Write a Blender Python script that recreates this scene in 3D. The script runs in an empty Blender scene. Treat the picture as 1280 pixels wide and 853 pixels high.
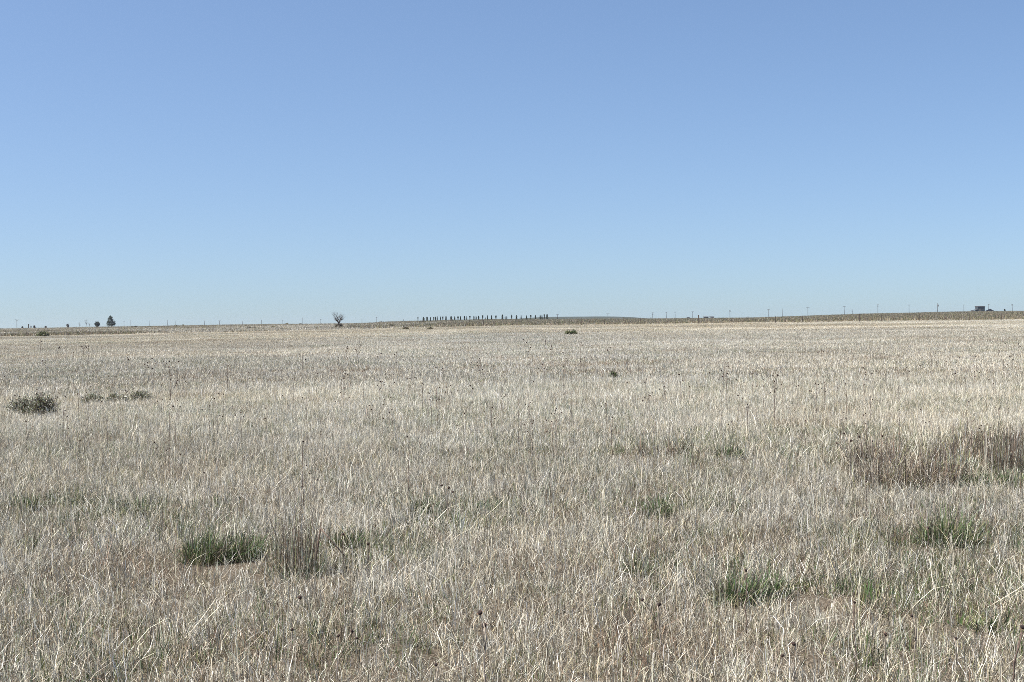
import bpy, math, random
import numpy as np
from mathutils import Matrix, Vector

SC = bpy.context.scene
COL = SC.collection
R = math.radians
random.seed(7)
RNG = np.random.default_rng(11)

# ---------------------------------------------------------------- camera maths
EYE = 1.65
FPX = 1706.7                     # focal length in pixels of a 1280 wide frame
PITCH = R(0.755)
ROLL = R(0.80)
CAM_ROT = Matrix.Rotation(math.pi / 2 - PITCH, 3, 'X') @ Matrix.Rotation(-ROLL, 3, 'Z')


def ray(px, py):
    return (CAM_ROT @ Vector(((px - 640) / FPX, -(py - 426.5) / FPX, -1))).normalized()


# ---------------------------------------------------------------- noise helpers
def _hash(ix, iy, seed):
    h = (ix.astype(np.int64) * 374761393 + iy.astype(np.int64) * 668265263 + seed * 1442695041) & 0xffffffff
    h = ((h ^ (h >> 13)) * 1274126177) & 0xffffffff
    return ((h ^ (h >> 16)) & 0xffff) / 65535.0


def vnoise(x, y, s, seed=0):
    x = np.asarray(x, float) / s
    y = np.asarray(y, float) / s
    ix, iy = np.floor(x), np.floor(y)
    fx, fy = x - ix, y - iy
    fx, fy = fx * fx * (3 - 2 * fx), fy * fy * (3 - 2 * fy)
    a, b = _hash(ix, iy, seed), _hash(ix + 1, iy, seed)
    c, d = _hash(ix, iy + 1, seed), _hash(ix + 1, iy + 1, seed)
    return (a * (1 - fx) + b * fx) * (1 - fy) + (c * (1 - fx) + d * fx) * fy


def fbm(x, y, s, seed=0, n=3):
    t, a, w = 0, 1, 0
    for i in range(n):
        t = t + a * vnoise(x, y, s / 2 ** i, seed + i * 17)
        w += a
        a *= 0.55
    return t / w


# ---------------------------------------------------------------- terrain
D1, D2, D3 = 230.0, 600.0, 1750.0
# azimuth (frame pixel / focal) against pixels below / above eye level
AE = (-0.6, -0.375, -0.28, -0.13, 0.0, 0.1, 0.375, 0.6)
VE = (10.0, 8.5, 7.8, 5.8, 3.6, 4.0, 4.8, 5.0)
AR = (-0.6, -0.375, -0.2, -0.105, -0.082, -0.023, 0.023, 0.094, 0.152, 0.187, 0.228, 0.258, 0.281, 0.328, 0.375, 0.6)
VR = (0.4, 0.9, 1.6, 1.2, 2.8, 3.7, 3.0, 1.7, 1.1, 1.2, 2.9, 4.0, 4.3, 5.1, 4.6, 3.9)


def terrain(x, y):
    x = np.asarray(x, float)
    y = np.asarray(y, float)
    d = np.hypot(x, y) + 1e-6
    t = np.tan(np.clip(np.arctan2(x, y), -0.6, 0.6))
    e = np.interp(t, AE, VE)
    r = np.interp(t, AR, VR)
    dd = d * np.cos(np.arctan(t))            # depth along the view direction
    ze = EYE - e * D1 / FPX
    near = ze * np.clip(dd / D1, 0, 1) ** 1.3
    k = np.clip(np.log(np.maximum(dd, D1) / D1) / math.log(D2 / D1), 0, 1)
    k = k * (1.6 - 0.6 * k)
    k = np.clip(k, 0, 1)
    p = e * (1 - k) - r * k                   # pixels below eye level
    mid = EYE - p * dd / FPX
    pf = r + 0.9 * np.clip((dd - D2) / 230.0, 0, 1)
    far = EYE + pf * dd / FPX
    z3 = EYE + (r + 0.9) * D3 / FPX
    bump = np.exp(-((t - 0.050) / 0.055) ** 4) * np.exp(-((dd - 2700) / 500.0) ** 2) * (6.9 - 2.2) * 2700 / FPX
    tail = z3 - 2.5 + 0.0005 * (dd - D3) + bump * 1.25
    z = np.where(dd < D1, near, np.where(dd < D2, mid, np.where(dd < D3, far, tail)))
    z = z + (fbm(x, y, 2.2, 5, 2) - 0.5) * 0.07 * np.clip(d / 6, 0, 1) * np.clip((400 - d) / 100, 0, 1)
    z = z + (fbm(x, y, 16, 9, 2) - 0.5) * 0.10 * np.clip(d / 20, 0, 1)
    return z


def hz(x, y):
    return float(terrain(x, y))


def ground_at(px, py, lift=0.0):
    """where the ray through a photo pixel meets the terrain"""
    v = ray(px, py)
    ds = 3.0 * 1.004 ** np.arange(0, 1690)
    ds = ds[ds < 2500]
    hit = np.nonzero(EYE + v.z * ds < terrain(v.x * ds, v.y * ds) + lift)[0]
    d = float(ds[hit[0]]) if len(hit) else 2500.0
    return Vector((v.x * d, v.y * d, hz(v.x * d, v.y * d)))


def at(px, D, py=404):
    v = ray(px, py)
    k = D / v.y
    return Vector((v.x * k, D, hz(v.x * k, D)))


def z_of(px, py, D):
    v = ray(px, py)
    return EYE + v.z / v.y * D


# ---------------------------------------------------------------- objects
def tag(o, label=None, cat=None, group=None, kind=None):
    if label:
        o['label'] = label
    if cat:
        o['category'] = cat
    if group:
        o['group'] = group
    if kind:
        o['kind'] = kind
    return o


def empty(name, loc, rz=0.0):
    o = bpy.data.objects.new(name, None)
    COL.objects.link(o)
    o.location = loc
    o.rotation_euler = (0, 0, rz)
    o.empty_display_size = 0.2
    return o


def mesh_obj(name, V, F, mat, parent=None, cols=None, link=True, smooth=False, midx=None):
    """V: n x 3 array, F: list of index tuples or (m x 4) array"""
    me = bpy.data.meshes.new(name)
    V = np.asarray(V, np.float32)
    if isinstance(F, np.ndarray):
        m, k = F.shape
        me.vertices.add(len(V))
        me.vertices.foreach_set('co', V.ravel())
        me.loops.add(m * k)
        me.loops.foreach_set('vertex_index', F.astype(np.int32).ravel())
        me.polygons.add(m)
        me.polygons.foreach_set('loop_start', np.arange(0, m * k, k, dtype=np.int32))
        me.polygons.foreach_set('loop_total', np.full(m, k, np.int32))
    else:
        me.from_pydata([tuple(map(float, v)) for v in V], [], F)
    me.update(calc_edges=True)
    if cols is not None:
        a = me.attributes.new('col', 'FLOAT_COLOR', 'POINT')
        c = np.ones((len(V), 4), np.float32)
        c[:, :3] = cols
        a.data.foreach_set('color', c.ravel())
    if smooth:
        me.polygons.foreach_set('use_smooth', np.ones(len(me.polygons), bool))
    for mm in (mat if isinstance(mat, (list, tuple)) else [mat]):
        me.materials.append(mm)
    o = bpy.data.objects.new(name, me)
    if link:
        COL.objects.link(o)
    if parent is not None:
        o.parent = parent
    return o


class MB:
    def __init__(s):
        s.v, s.f = [], []

    def box(s, x0, x1, y0, y1, z0, z1, top=0.0):
        n = len(s.v)
        t = top
        s.v += [(x0, y0, z0), (x1, y0, z0), (x1, y1, z0), (x0, y1, z0),
                (x0 + t, y0 + t, z1), (x1 - t, y0 + t, z1), (x1 - t, y1 - t, z1), (x0 + t, y1 - t, z1)]
        for q in ((3, 2, 1, 0), (4, 5, 6, 7), (0, 1, 5, 4), (1, 2, 6, 5), (2, 3, 7, 6), (3, 0, 4, 7)):
            s.f.append(tuple(n + i for i in q))

    def tube(s, pts, rad, k=6, cap=True):
        pts = [Vector(p) for p in pts]
        n0 = len(s.v)
        for i, p in enumerate(pts):
            a = pts[max(i - 1, 0)]
            b = pts[min(i + 1, len(pts) - 1)]
            t = (b - a).normalized()
            u = t.orthogonal().normalized() if abs(t.z) > 0.95 else t.cross(Vector((0, 0, 1))).normalized()
            w = t.cross(u)
            r = rad[i] if hasattr(rad, '__len__') else rad
            for j in range(k):
                an = 2 * math.pi * j / k
                q = p + u * (r * math.cos(an)) + w * (r * math.sin(an))
                s.v.append(tuple(q))
        for i in range(len(pts) - 1):
            for j in range(k):
                a = n0 + i * k + j
                b = n0 + i * k + (j + 1) % k
                s.f.append((a, b, b + k, a + k))
        if cap:
            s.f.append(tuple(n0 + j for j in reversed(range(k))))
            s.f.append(tuple(n0 + (len(pts) - 1) * k + j for j in range(k)))

    def lathe(s, c, prof, k=10, axis=None):
        """profile of (radius, height) along axis from c"""
        ax = Vector(axis or (0, 0, 1)).normalized()
        u = ax.orthogonal().normalized()
        w = ax.cross(u)
        c = Vector(c)
        n0 = len(s.v)
        for r, h in prof:
            for j in range(k):
                an = 2 * math.pi * j / k
                s.v.append(tuple(c + ax * h + u * (r * math.cos(an)) + w * (r * math.sin(an))))
        for i in range(len(prof) - 1):
            for j in range(k):
                a = n0 + i * k + j
                b = n0 + i * k + (j + 1) % k
                s.f.append((a, b, b + k, a + k))
        s.f.append(tuple(n0 + j for j in reversed(range(k))))
        s.f.append(tuple(n0 + (len(prof) - 1) * k + j for j in range(k)))

    def build(s, name, mat, parent=None, smooth=False):
        return mesh_obj(name, np.array(s.v), s.f, mat, parent, smooth=smooth)


# ---------------------------------------------------------------- materials
def new_mat(name):
    m = bpy.data.materials.new(name)
    m.use_nodes = True
    nt = m.node_tree
    for n in list(nt.nodes):
        nt.nodes.remove(n)
    out = nt.nodes.new('ShaderNodeOutputMaterial')
    return m, nt, out


def simple_mat(name, c1, c2, scale=20, rough=0.8, detail=4, metal=0.0, stretch=(1, 1, 1)):
    m, nt, out = new_mat(name)
    b = nt.nodes.new('ShaderNodeBsdfPrincipled')
    b.inputs['Roughness'].default_value = rough
    b.inputs['Metallic'].default_value = metal
    tc = nt.nodes.new('ShaderNodeTexCoord')
    mp = nt.nodes.new('ShaderNodeMapping')
    mp.inputs['Scale'].default_value = stretch
    nz = nt.nodes.new('ShaderNodeTexNoise')
    nz.inputs['Scale'].default_value = scale
    nz.inputs['Detail'].default_value = detail
    rp = nt.nodes.new('ShaderNodeValToRGB')
    rp.color_ramp.elements[0].position = 0.35
    rp.color_ramp.elements[1].position = 0.68
    rp.color_ramp.elements[0].color = (*c1, 1)
    rp.color_ramp.elements[1].color = (*c2, 1)
    L = nt.links.new
    L(tc.outputs['Object'], mp.inputs['Vector'])
    L(mp.outputs['Vector'], nz.inputs['Vector'])
    L(nz.outputs['Fac'], rp.inputs['Fac'])
    L(rp.outputs['Color'], b.inputs['Base Color'])
    L(b.outputs['BSDF'], out.inputs['Surface'])
    return m


def blade_mat(name, transl=0.3, instanced=False, gain=1.0):
    """thin dry blades: the blade's own colour, diffuse with some light through it"""
    m, nt, out = new_mat(name)
    L = nt.links.new
    at_ = nt.nodes.new('ShaderNodeAttribute')
    at_.attribute_name = 'col'
    c = at_.outputs['Color']
    if instanced:
        ti = nt.nodes.new('ShaderNodeAttribute')
        ti.attribute_type = 'INSTANCER'
        ti.attribute_name = 'tint'
        mu = nt.nodes.new('ShaderNodeMix')
        mu.data_type = 'RGBA'
        mu.blend_type = 'MULTIPLY'
        mu.inputs['Factor'].default_value = 1.0
        L(c, mu.inputs['A'])
        L(ti.outputs['Color'], mu.inputs['B'])
        c = mu.outputs['Result']
    df = nt.nodes.new('ShaderNodeBsdfDiffuse')
    tr = nt.nodes.new('ShaderNodeBsdfTranslucent')
    gl = nt.nodes.new('ShaderNodeBsdfGlossy')
    gl.inputs['Roughness'].default_value = 0.45
    gl.inputs['Color'].default_value = (1, 1, 1, 1)
    mx = nt.nodes.new('ShaderNodeMixShader')
    mx.inputs['Fac'].default_value = transl
    mg = nt.nodes.new('ShaderNodeMixShader')
    mg.inputs['Fac'].default_value = 0.035
    L(c, df.inputs['Color'])
    L(c, tr.inputs['Color'])
    L(df.outputs[0], mx.inputs[1])
    L(tr.outputs[0], mx.inputs[2])
    L(mx.outputs[0], mg.inputs[1])
    L(gl.outputs[0], mg.inputs[2])
    L(mg.outputs[0], out.inputs['Surface'])
    return m


M_GRASS = blade_mat('dry_grass_blades', 0.16, instanced=True)
M_BLADE = blade_mat('plant_blades', 0.25)
M_WOOD = simple_mat('weathered_wood', (0.03, 0.024, 0.02), (0.075, 0.062, 0.052), 6, 0.9, stretch=(8, 8, 0.6))
M_POST = simple_mat('cedar_post_wood', (0.03, 0.024, 0.018), (0.09, 0.07, 0.055), 14, 0.9, stretch=(6, 6, 0.7))
M_METAL = simple_mat('galvanised_metal', (0.25, 0.26, 0.27), (0.4, 0.41, 0.42), 9, 0.5, metal=0.6)
M_WIRE = simple_mat('rusty_wire', (0.12, 0.08, 0.06), (0.25, 0.2, 0.17), 4, 0.6, metal=0.4)
M_CERAMIC = simple_mat('glazed_insulator', (0.12, 0.08, 0.06), (0.2, 0.14, 0.11), 6, 0.25)
M_BARK = simple_mat('grey_bark', (0.035, 0.03, 0.027), (0.10, 0.088, 0.078), 12, 0.95, stretch=(3, 3, 0.8))
M_STALK = simple_mat('dead_stalk', (0.07, 0.045, 0.035), (0.17, 0.12, 0.09), 40, 0.85)
M_STRAWSTALK = simple_mat('bleached_stalk', (0.20, 0.16, 0.12), (0.42, 0.36, 0.29), 30, 0.85)
M_HEAD = simple_mat('seed_head', (0.012, 0.008, 0.007), (0.055, 0.03, 0.022), 90, 0.95)
M_BRACT = simple_mat('dry_bract', (0.10, 0.055, 0.03), (0.22, 0.14, 0.09), 60, 0.9)
M_RED = simple_mat('rusty_seed_head', (0.10, 0.03, 0.015), (0.20, 0.075, 0.04), 80, 0.95)


# ground: bare soil with litter near by, seen as grass cover far away
def ground_mat():
    m, nt, out = new_mat('prairie_ground')
    L = nt.links.new
    tc = nt.nodes.new('ShaderNodeTexCoord')
    b = nt.nodes.new('ShaderNodeBsdfDiffuse')

    def noise(scale, detail=5, rough=0.6, sc=(1, 1, 1)):
        mp = nt.nodes.new('ShaderNodeMapping')
        mp.inputs['Scale'].default_value = sc
        n = nt.nodes.new('ShaderNodeTexNoise')
        n.inputs['Scale'].default_value = scale
        n.inputs['Detail'].default_value = detail
        n.inputs['Roughness'].default_value = rough
        L(tc.outputs['Object'], mp.inputs['Vector'])
        L(mp.outputs['Vector'], n.inputs['Vector'])
        return n.outputs['Fac']

    def ramp(fac, stops):
        r = nt.nodes.new('ShaderNodeValToRGB')
        e = r.color_ramp.elements
        while len(e) < len(stops):
            e.new(0.5)
        for i, (p, c) in enumerate(stops):
            e[i].position = p
            e[i].color = (*c, 1)
        L(fac, r.inputs['Fac'])
        return r.outputs['Color']

    def mix(f, a, b_, mode='MIX'):
        x = nt.nodes.new('ShaderNodeMix')
        x.data_type = 'RGBA'
        x.blend_type = mode
        if isinstance(f, float):
            x.inputs['Factor'].default_value = f
        else:
            L(f, x.inputs['Factor'])
        L(a, x.inputs['A'])
        L(b_, x.inputs['B'])
        return x.outputs['Result']

    soil = ramp(noise(3.5, 8, 0.7), [(0.3, (0.035, 0.03, 0.023)), (0.5, (0.07, 0.059, 0.045)), (0.7, (0.13, 0.11, 0.085))])
    litter = ramp(noise(60, 6, 0.75), [(0.42, (0.04, 0.032, 0.024)), (0.5, (0.10, 0.08, 0.058)), (0.62, (0.26, 0.22, 0.165))])
    near = mix(0.6, soil, litter)
    straw = ramp(noise(0.35, 9, 0.75), [(0.32, (0.21, 0.17, 0.12)), (0.47, (0.36, 0.31, 0.24)), (0.6, (0.47, 0.42, 0.34)), (0.75, (0.30, 0.30, 0.21))])
    bank = ramp(noise(0.06, 10, 0.7), [(0.30, (0.05, 0.043, 0.03)), (0.45, (0.10, 0.082, 0.056)), (0.56, (0.085, 0.088, 0.052)), (0.70, (0.19, 0.16, 0.115))])
    a = nt.nodes.new('ShaderNodeAttribute')
    a.attribute_name = 'zone'
    sx = nt.nodes.new('ShaderNodeSeparateColor')
    L(a.outputs['Color'], sx.inputs['Color'])
    c = mix(sx.outputs['Red'], near, straw)
    c = mix(sx.outputs['Green'], c, bank)
    far = ramp(noise(0.01, 8, 0.7), [(0.35, (0.03, 0.037, 0.03)), (0.65, (0.07, 0.075, 0.055))])
    c = mix(sx.outputs['Blue'], c, far)
    bp = nt.nodes.new('ShaderNodeBump')
    bp.inputs['Strength'].default_value = 0.6
    bp.inputs['Distance'].default_value = 0.03
    L(noise(14, 6, 0.7), bp.inputs['Height'])
    L(bp.outputs['Normal'], b.inputs['Normal'])
    L(c, b.inputs['Color'])
    L(b.outputs[0], out.inputs['Surface'])
    return m


def build_ground():
    ang = np.concatenate([np.arange(-180, -34, 3.0), np.arange(-34, 34, 0.16), np.arange(34, 180, 3.0)])
    an = np.radians(ang)
    rad = np.concatenate([np.linspace(0.4, 4, 8), np.geomspace(4.2, 60, 150), np.geomspace(61, 1750, 150), [1760, 1850, 2000],
                          np.linspace(2100, 3400, 22), [3500, 3600, 3750, 3900]])
    A, Q = np.meshgrid(an, rad)
    X, Y = Q * np.sin(A), Q * np.cos(A)
    Z = terrain(X, Y)
    # dip the last rings so the plain keeps its visible edge at the modelled ridges
    Z[-4:, :] = np.minimum(Z[-4:, :], Z[-5, :][None, :]) - np.array([1, 4, 12, 20])[:, None]
    nr, na = X.shape
    V = np.stack([X, Y, Z], -1).reshape(-1, 3)
    i = np.arange(nr - 1)[:, None] * na
    j = np.arange(na)[None, :]
    jn = (j + 1) % na
    F = np.stack([i + j, i + na + j, i + na + jn, i + jn], -1).reshape(-1, 4)[:, ::-1]
    V = np.vstack([V, [[0, 0, hz(0, 0)]]])
    c = len(V) - 1
    o_cols = np.zeros((len(V), 3), np.float32)
    d = np.hypot(V[:, 0], V[:, 1])
    t = V[:, 0] / np.maximum(np.abs(V[:, 1]), 1)
    nz = fbm(V[:, 0], V[:, 1], 60, 31, 3)
    o_cols[:, 0] = np.clip((d - 60) / 140, 0, 1)
    g = np.clip((V[:, 1] - D1 - 6) / 14, 0, 1)
    amt = np.interp(t, [-0.375, -0.14, -0.08, 0.0, 0.375], [0.35, 0.30, 0.65, 0.85, 1.0])
    o_cols[:, 1] = g * np.clip(amt + (nz - 0.5) * 0.8, 0, 1)
    o_cols[:, 2] = np.clip((d - 1750) / 250, 0, 1)
    tri = [(int(c), int(k), int((k + 1) % na)) for k in range(na)]
    me_faces = [tuple(q) for q in F.tolist()] + tri
    o = mesh_obj('ground', V, me_faces, ground_mat(), smooth=True)
    a = o.data.attributes.new('zone', 'FLOAT_COLOR', 'POINT')
    cc = np.ones((len(V), 4), np.float32)
    cc[:, :3] = o_cols
    a.data.foreach_set('color', cc.ravel())
    tag(o, kind='structure', label='flat prairie ground rising gently to a low ridge on the right')


build_ground()

# ---------------------------------------------------------------- grass patches
PAL = {
    'cream': (0.63, 0.58, 0.46), 'pale': (0.72, 0.69, 0.60), 'grey': (0.53, 0.525, 0.475), 'tan': (0.47, 0.40, 0.285),
    'pink': (0.53, 0.455, 0.385), 'brown': (0.22, 0.17, 0.12), 'rust': (0.27, 0.17, 0.115), 'olive': (0.21, 0.215, 0.10),
    'green': (0.07, 0.12, 0.038), 'sage': (0.35, 0.385, 0.30), 'dark': (0.085, 0.072, 0.055), 'umber': (0.125, 0.088, 0.062), 'khaki': (0.40, 0.36, 0.22),
}


def blades(rng, n, rad, h0, h1, w, mix, lean=0.35, curl=0.5, seg=4, square=False, clumpy=0, center_tall=False, wind=(0.05, 0.0)):
    """n ribbons: returns V, F, C"""
    if clumpy:
        k = max(1, n // clumpy)
        ca = rng.uniform(0, 2 * np.pi, k)
        cr = rad * np.sqrt(rng.uniform(0, 1, k))
        who = rng.integers(0, k, n)
        bx = cr[who] * np.cos(ca[who]) + rng.normal(0, 0.018 + 0.02 * rad, n)
        by = cr[who] * np.sin(ca[who]) + rng.normal(0, 0.018 + 0.02 * rad, n)
        ch = rng.uniform(0.7, 1.25, k)[who]
        cd = rng.integers(0, 1000, k)[who]
    else:
        a = rng.uniform(0, 2 * np.pi, n)
        q = rad * np.sqrt(rng.uniform(0, 1, n))
        bx, by = q * np.cos(a), q * np.sin(a)
        ch = 1
        cd = None
    H = rng.uniform(h0, h1, n) * ch
    H = H * (0.45 + 0.55 * rng.beta(2.2, 1.4, n) * 1.3)
    if center_tall:
        H = H * (1.12 - 0.55 * (np.hypot(bx, by) / rad) ** 2)
    la = rng.uniform(0, 2 * np.pi, n)
    if center_tall:                      # a clump fans outwards
        la = np.arctan2(by, bx) + rng.normal(0, 0.6, n)
    ls = np.abs(rng.normal(0, lean, n)) + 0.03
    if center_tall:
        ls = ls * (0.3 + 1.2 * np.hypot(bx, by) / rad)
    cu = rng.normal(0.25, curl, n)
    kink = rng.uniform(0, 1, n) < 0.22
    s = np.linspace(0, 1, seg + 1)
    ba = rng.uniform(0, 2 * np.pi, n)      # bend direction of the tip
    X = np.zeros((n, seg + 1, 3))
    th = ls[:, None] + (cu[:, None] * s[None, :] ** 2) + kink[:, None] * (s[None, :] > 0.55) * rng.uniform(0.5, 1.9, n)[:, None]
    th = th + np.cumsum(rng.normal(0, 0.30 * curl, (n, seg + 1)), 1)
    th = np.clip(th, -0.9, 2.4)
    dl = H[:, None] / seg
    az = la[:, None] + (ba - la)[:, None] * 0.25 * s[None, :] + np.cumsum(rng.normal(0, 0.45 * curl, (n, seg + 1)), 1)
    dx = np.sin(th) * np.cos(az) * dl
    dy = np.sin(th) * np.sin(az) * dl
    dz = np.cos(th) * dl
    X[:, 0, 0], X[:, 0, 1] = bx, by
    X[:, 0, 2] = -0.02
    X[:, 1:, 0] = bx[:, None] + np.cumsum(dx[:, :-1], 1) + wind[0] * H[:, None] * s[None, 1:] ** 2
    X[:, 1:, 1] = by[:, None] + np.cumsum(dy[:, :-1], 1) + wind[1] * H[:, None] * s[None, 1:] ** 2
    X[:, 1:, 2] = -0.02 + np.cumsum(dz[:, :-1], 1)
    X[:, :, 2] = np.maximum(X[:, :, 2], -0.03)
    fa = rng.uniform(0, np.pi, n)          # blade facing
    W = w * rng.uniform(0.55, 1.35, n)
    prof = np.interp(s, [0, 0.25, 0.75, 1.0], [0.8, 1.0, 0.7, 0.15])
    off = np.stack([np.cos(fa), np.sin(fa), np.zeros(n)], -1)[:, None, :] * (W[:, None] * prof[None, :] * 0.5)[:, :, None]
    V = np.stack([X - off, X + off], 2).reshape(-1, 3)
    base = np.arange(n)[:, None] * (2 * (seg + 1)) + np.arange(seg)[None, :] * 2
    F = np.stack([base, base + 1, base + 3, base + 2], -1).reshape(-1, 4)
    names = list(mix)
    pr = np.array([mix[k] for k in names], float)
    pr /= pr.sum()
    ci = rng.choice(len(names), n, p=pr)
    if cd is not None:                     # half of each clump shares its colour
        share = rng.uniform(0, 1, n) < 0.55
        pick = np.searchsorted(np.cumsum(pr), (cd % 997) / 997.0).clip(0, len(names) - 1)
        ci = np.where(share, pick, ci)
    C = np.array([PAL[k] for k in names])[ci] * (np.where(rng.uniform(0, 1, n) < 0.3, rng.uniform(0.35, 0.7, n), rng.uniform(0.85, 1.5, n))[:, None])
    C = np.repeat(C, 2 * (seg + 1), 0)
    return V, F, np.clip(C, 0, 0.85)


def join(parts):
    V, F, C, n = [], [], [], 0
    for v, f, c in parts:
        V.append(v)
        F.append(f + n)
        C.append(c)
        n += len(v)
    return np.vstack(V), np.vstack(F), np.vstack(C)


STRAW = {'cream': 5, 'pale': 4.2, 'grey': 3.4, 'tan': 2.2, 'pink': 1.0, 'brown': 1.6, 'sage': 1.2, 'khaki': 1.0, 'rust': 0.2, 'dark': 0.6, 'olive': 0.5}
THATCH = {'tan': 0.9, 'brown': 3.0, 'grey': 0.7, 'rust': 0.3, 'cream': 0.3, 'dark': 4.5, 'umber': 3.0, 'olive': 2.5, 'sage': 0.4}
GREENY = {'cream': 3, 'pale': 2.5, 'grey': 2, 'olive': 3.0, 'green': 4.5, 'sage': 2.0, 'khaki': 1.0, 'tan': 1, 'dark': .8}
RUSTY = {'cream': 2.2, 'tan': 2.5, 'rust': 1.5, 'brown': 3.2, 'pink': 1.2, 'grey': 1.2, 'olive': 1.2, 'dark': 1.2}
PALE = {'cream': 4, 'pale': 7, 'grey': 4, 'tan': 1.2, 'pink': .6, 'brown': 0.7, 'sage': 0.5}
SAGEY = {'grey': 4, 'sage': 3.5, 'pale': 2.5, 'cream': 1.5, 'brown': 1, 'olive': .6}
BRUSH = {'olive': 2.4, 'brown': 3.6, 'khaki': 1.6, 'tan': 1.2, 'rust': .7, 'green': .6, 'grey': .5, 'dark': 1.4}

SRC = []       # (object, kind)


def patch(kind, parts, n):
    for _ in range(n):
        V, F, C = join([blades(RNG, **p) for p in parts])
        SRC.append((mesh_obj('grass', V, F, M_GRASS, cols=C, link=False), kind))


def near_set(kind, mx, n, dens=1.0, hs=1.0):
    R0 = 0.36
    patch(kind, [
        dict(n=int(420 * dens), rad=R0, h0=0.045 * hs, h1=0.16 * hs, w=0.0026, mix=mx, lean=0.95, curl=1.35, clumpy=26),
        dict(n=int(140 * dens), rad=R0, h0=0.10 * hs, h1=0.25 * hs, w=0.0025, mix=mx, lean=0.75, curl=1.15, clumpy=11),
        dict(n=int(210), rad=R0, h0=0.03, h1=0.09, w=0.0038, mix=THATCH, lean=1.2, curl=1.0, seg=3),
        dict(n=int(6 * dens), rad=R0, h0=0.22, h1=0.42 * hs, w=0.0028, mix={'cream': 4, 'pale': 2, 'tan': 2}, lean=0.75, curl=1.0),
    ], n)


near_set('straw', STRAW, 7)
near_set('pale', PALE, 4)
near_set('greeny', GREENY, 4, 0.9, 0.9)
near_set('rusty', RUSTY, 3, 0.9)
near_set('sagey', SAGEY, 3, 0.9, 0.85)
near_set('thin', STRAW, 3, 0.45, 0.75)
LOW = {'green': 6, 'olive': 3, 'dark': 2, 'sage': 1.5, 'khaki': .6}
patch('lush', [
    dict(n=300, rad=0.36, h0=0.05, h1=0.14, w=0.0036, mix=LOW, lean=0.7, curl=0.9, clumpy=12),
    dict(n=190, rad=0.36, h0=0.06, h1=0.22, w=0.0030, mix=dict(STRAW, olive=1.5, green=1.5), lean=0.75, curl=1.1, clumpy=12),
    dict(n=120, rad=0.36, h0=0.03, h1=0.09, w=0.0038, mix=THATCH, lean=1.2, curl=1.0, seg=3),
    dict(n=8, rad=0.36, h0=0.22, h1=0.42, w=0.0034, mix={'cream': 4, 'pale': 4}, lean=0.75, curl=1.0)], 4)
patch('matted', [
    dict(n=260, rad=0.36, h0=0.08, h1=0.26, w=0.0027, mix=dict(STRAW, grey=5), lean=1.35, curl=1.0, clumpy=16),
    dict(n=150, rad=0.36, h0=0.05, h1=0.14, w=0.0030, mix=STRAW, lean=0.8, curl=1.2, clumpy=12),
    dict(n=230, rad=0.36, h0=0.03, h1=0.09, w=0.0038, mix=THATCH, lean=1.2, curl=1.0, seg=3)], 4)
for nm, mx, hs in (('m_straw', STRAW, 1), ('m_pale', PALE, 1), ('m_greeny', GREENY, .95), ('m_rusty', RUSTY, 1), ('m_sagey', SAGEY, .9)):
    patch(nm, [dict(n=1700, rad=1.0, h0=0.045 * hs, h1=0.14 * hs, w=0.0060, mix=mx, lean=0.85, curl=1.2, seg=3, clumpy=20),
               dict(n=260, rad=1.0, h0=0.03, h1=0.08, w=0.012, mix=THATCH, lean=1.0, curl=.8, seg=2),
               dict(n=30, rad=1.0, h0=0.12, h1=0.28 * hs, w=0.008, mix={'cream': 3, 'pale': 3, 'brown': 2.5}, lean=0.4, curl=0.7, seg=3)], 3)
for nm, mx in (('f_straw', STRAW), ('f_pale', PALE), ('f_greeny', GREENY), ('f_rusty', RUSTY), ('f_sagey', SAGEY)):
    patch(nm, [dict(n=2600, rad=2.6, h0=0.04, h1=0.13, w=0.016, mix=mx, lean=0.6, curl=0.7, seg=2, clumpy=8),
               dict(n=40, rad=2.6, h0=0.08, h1=0.24, w=0.02, mix={'brown': 2, 'tan': 1, 'pale': 1}, lean=0.3, curl=0.4, seg=2)], 2)
patch('b_brush', [dict(n=700, rad=5.0, h0=0.18, h1=0.55, w=0.05, mix=BRUSH, lean=0.25, curl=0.3, seg=2, clumpy=5)], 3)
patch('b_straw', [dict(n=700, rad=5.0, h0=0.15, h1=0.40, w=0.05, mix=dict(STRAW, khaki=3, brown=2), lean=0.25, curl=0.3, seg=2, clumpy=5)], 2)

KINDS = {}
for i, (o, k) in enumerate(SRC):
    KINDS.setdefault(k, []).append(i)

CLEAR = []      # (x, y, radius, keep) discs where the cover is thin or absent


def scatter(d0, d1, step, prefix, half=0.56, soft=0.12):
    """jittered grid points in the viewed wedge between two distances"""
    x1 = d1 * math.tan(half) + 3
    gx = np.arange(-x1, x1, step)
    gy = np.arange(max(d0 * 0.85 - 1, 0.6), d1 * 1.15, step)
    X, Y = np.meshgrid(gx, gy)
    X = (X + RNG.uniform(-.5, .5, X.shape) * step).ravel()
    Y = (Y + RNG.uniform(-.5, .5, Y.shape) * step).ravel()
    d = np.hypot(X, Y)
    j = 1 + RNG.uniform(-soft, soft, len(d)) * 0.8
    ok = (d * j >= d0) & (d * j < d1) & (np.abs(X) < Y * math.tan(half) + 3.0)
    return X[ok], Y[ok]


def choose(X, Y, names, probs):
    """names: list of kinds; probs n x k"""
    p = probs / probs.sum(1, keepdims=True)
    u = RNG.uniform(0, 1, len(X))
    ci = (np.cumsum(p, 1) < u[:, None]).sum(1).clip(0, len(names) - 1)
    out = np.zeros(len(X), np.int32)
    for i, nm in enumerate(names):
        s = ci == i
        out[s] = RNG.choice(KINDS[nm], s.sum())
    return out


def sm(v, a, b):
    return np.clip((v - a) / (b - a), 0, 1)


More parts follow.
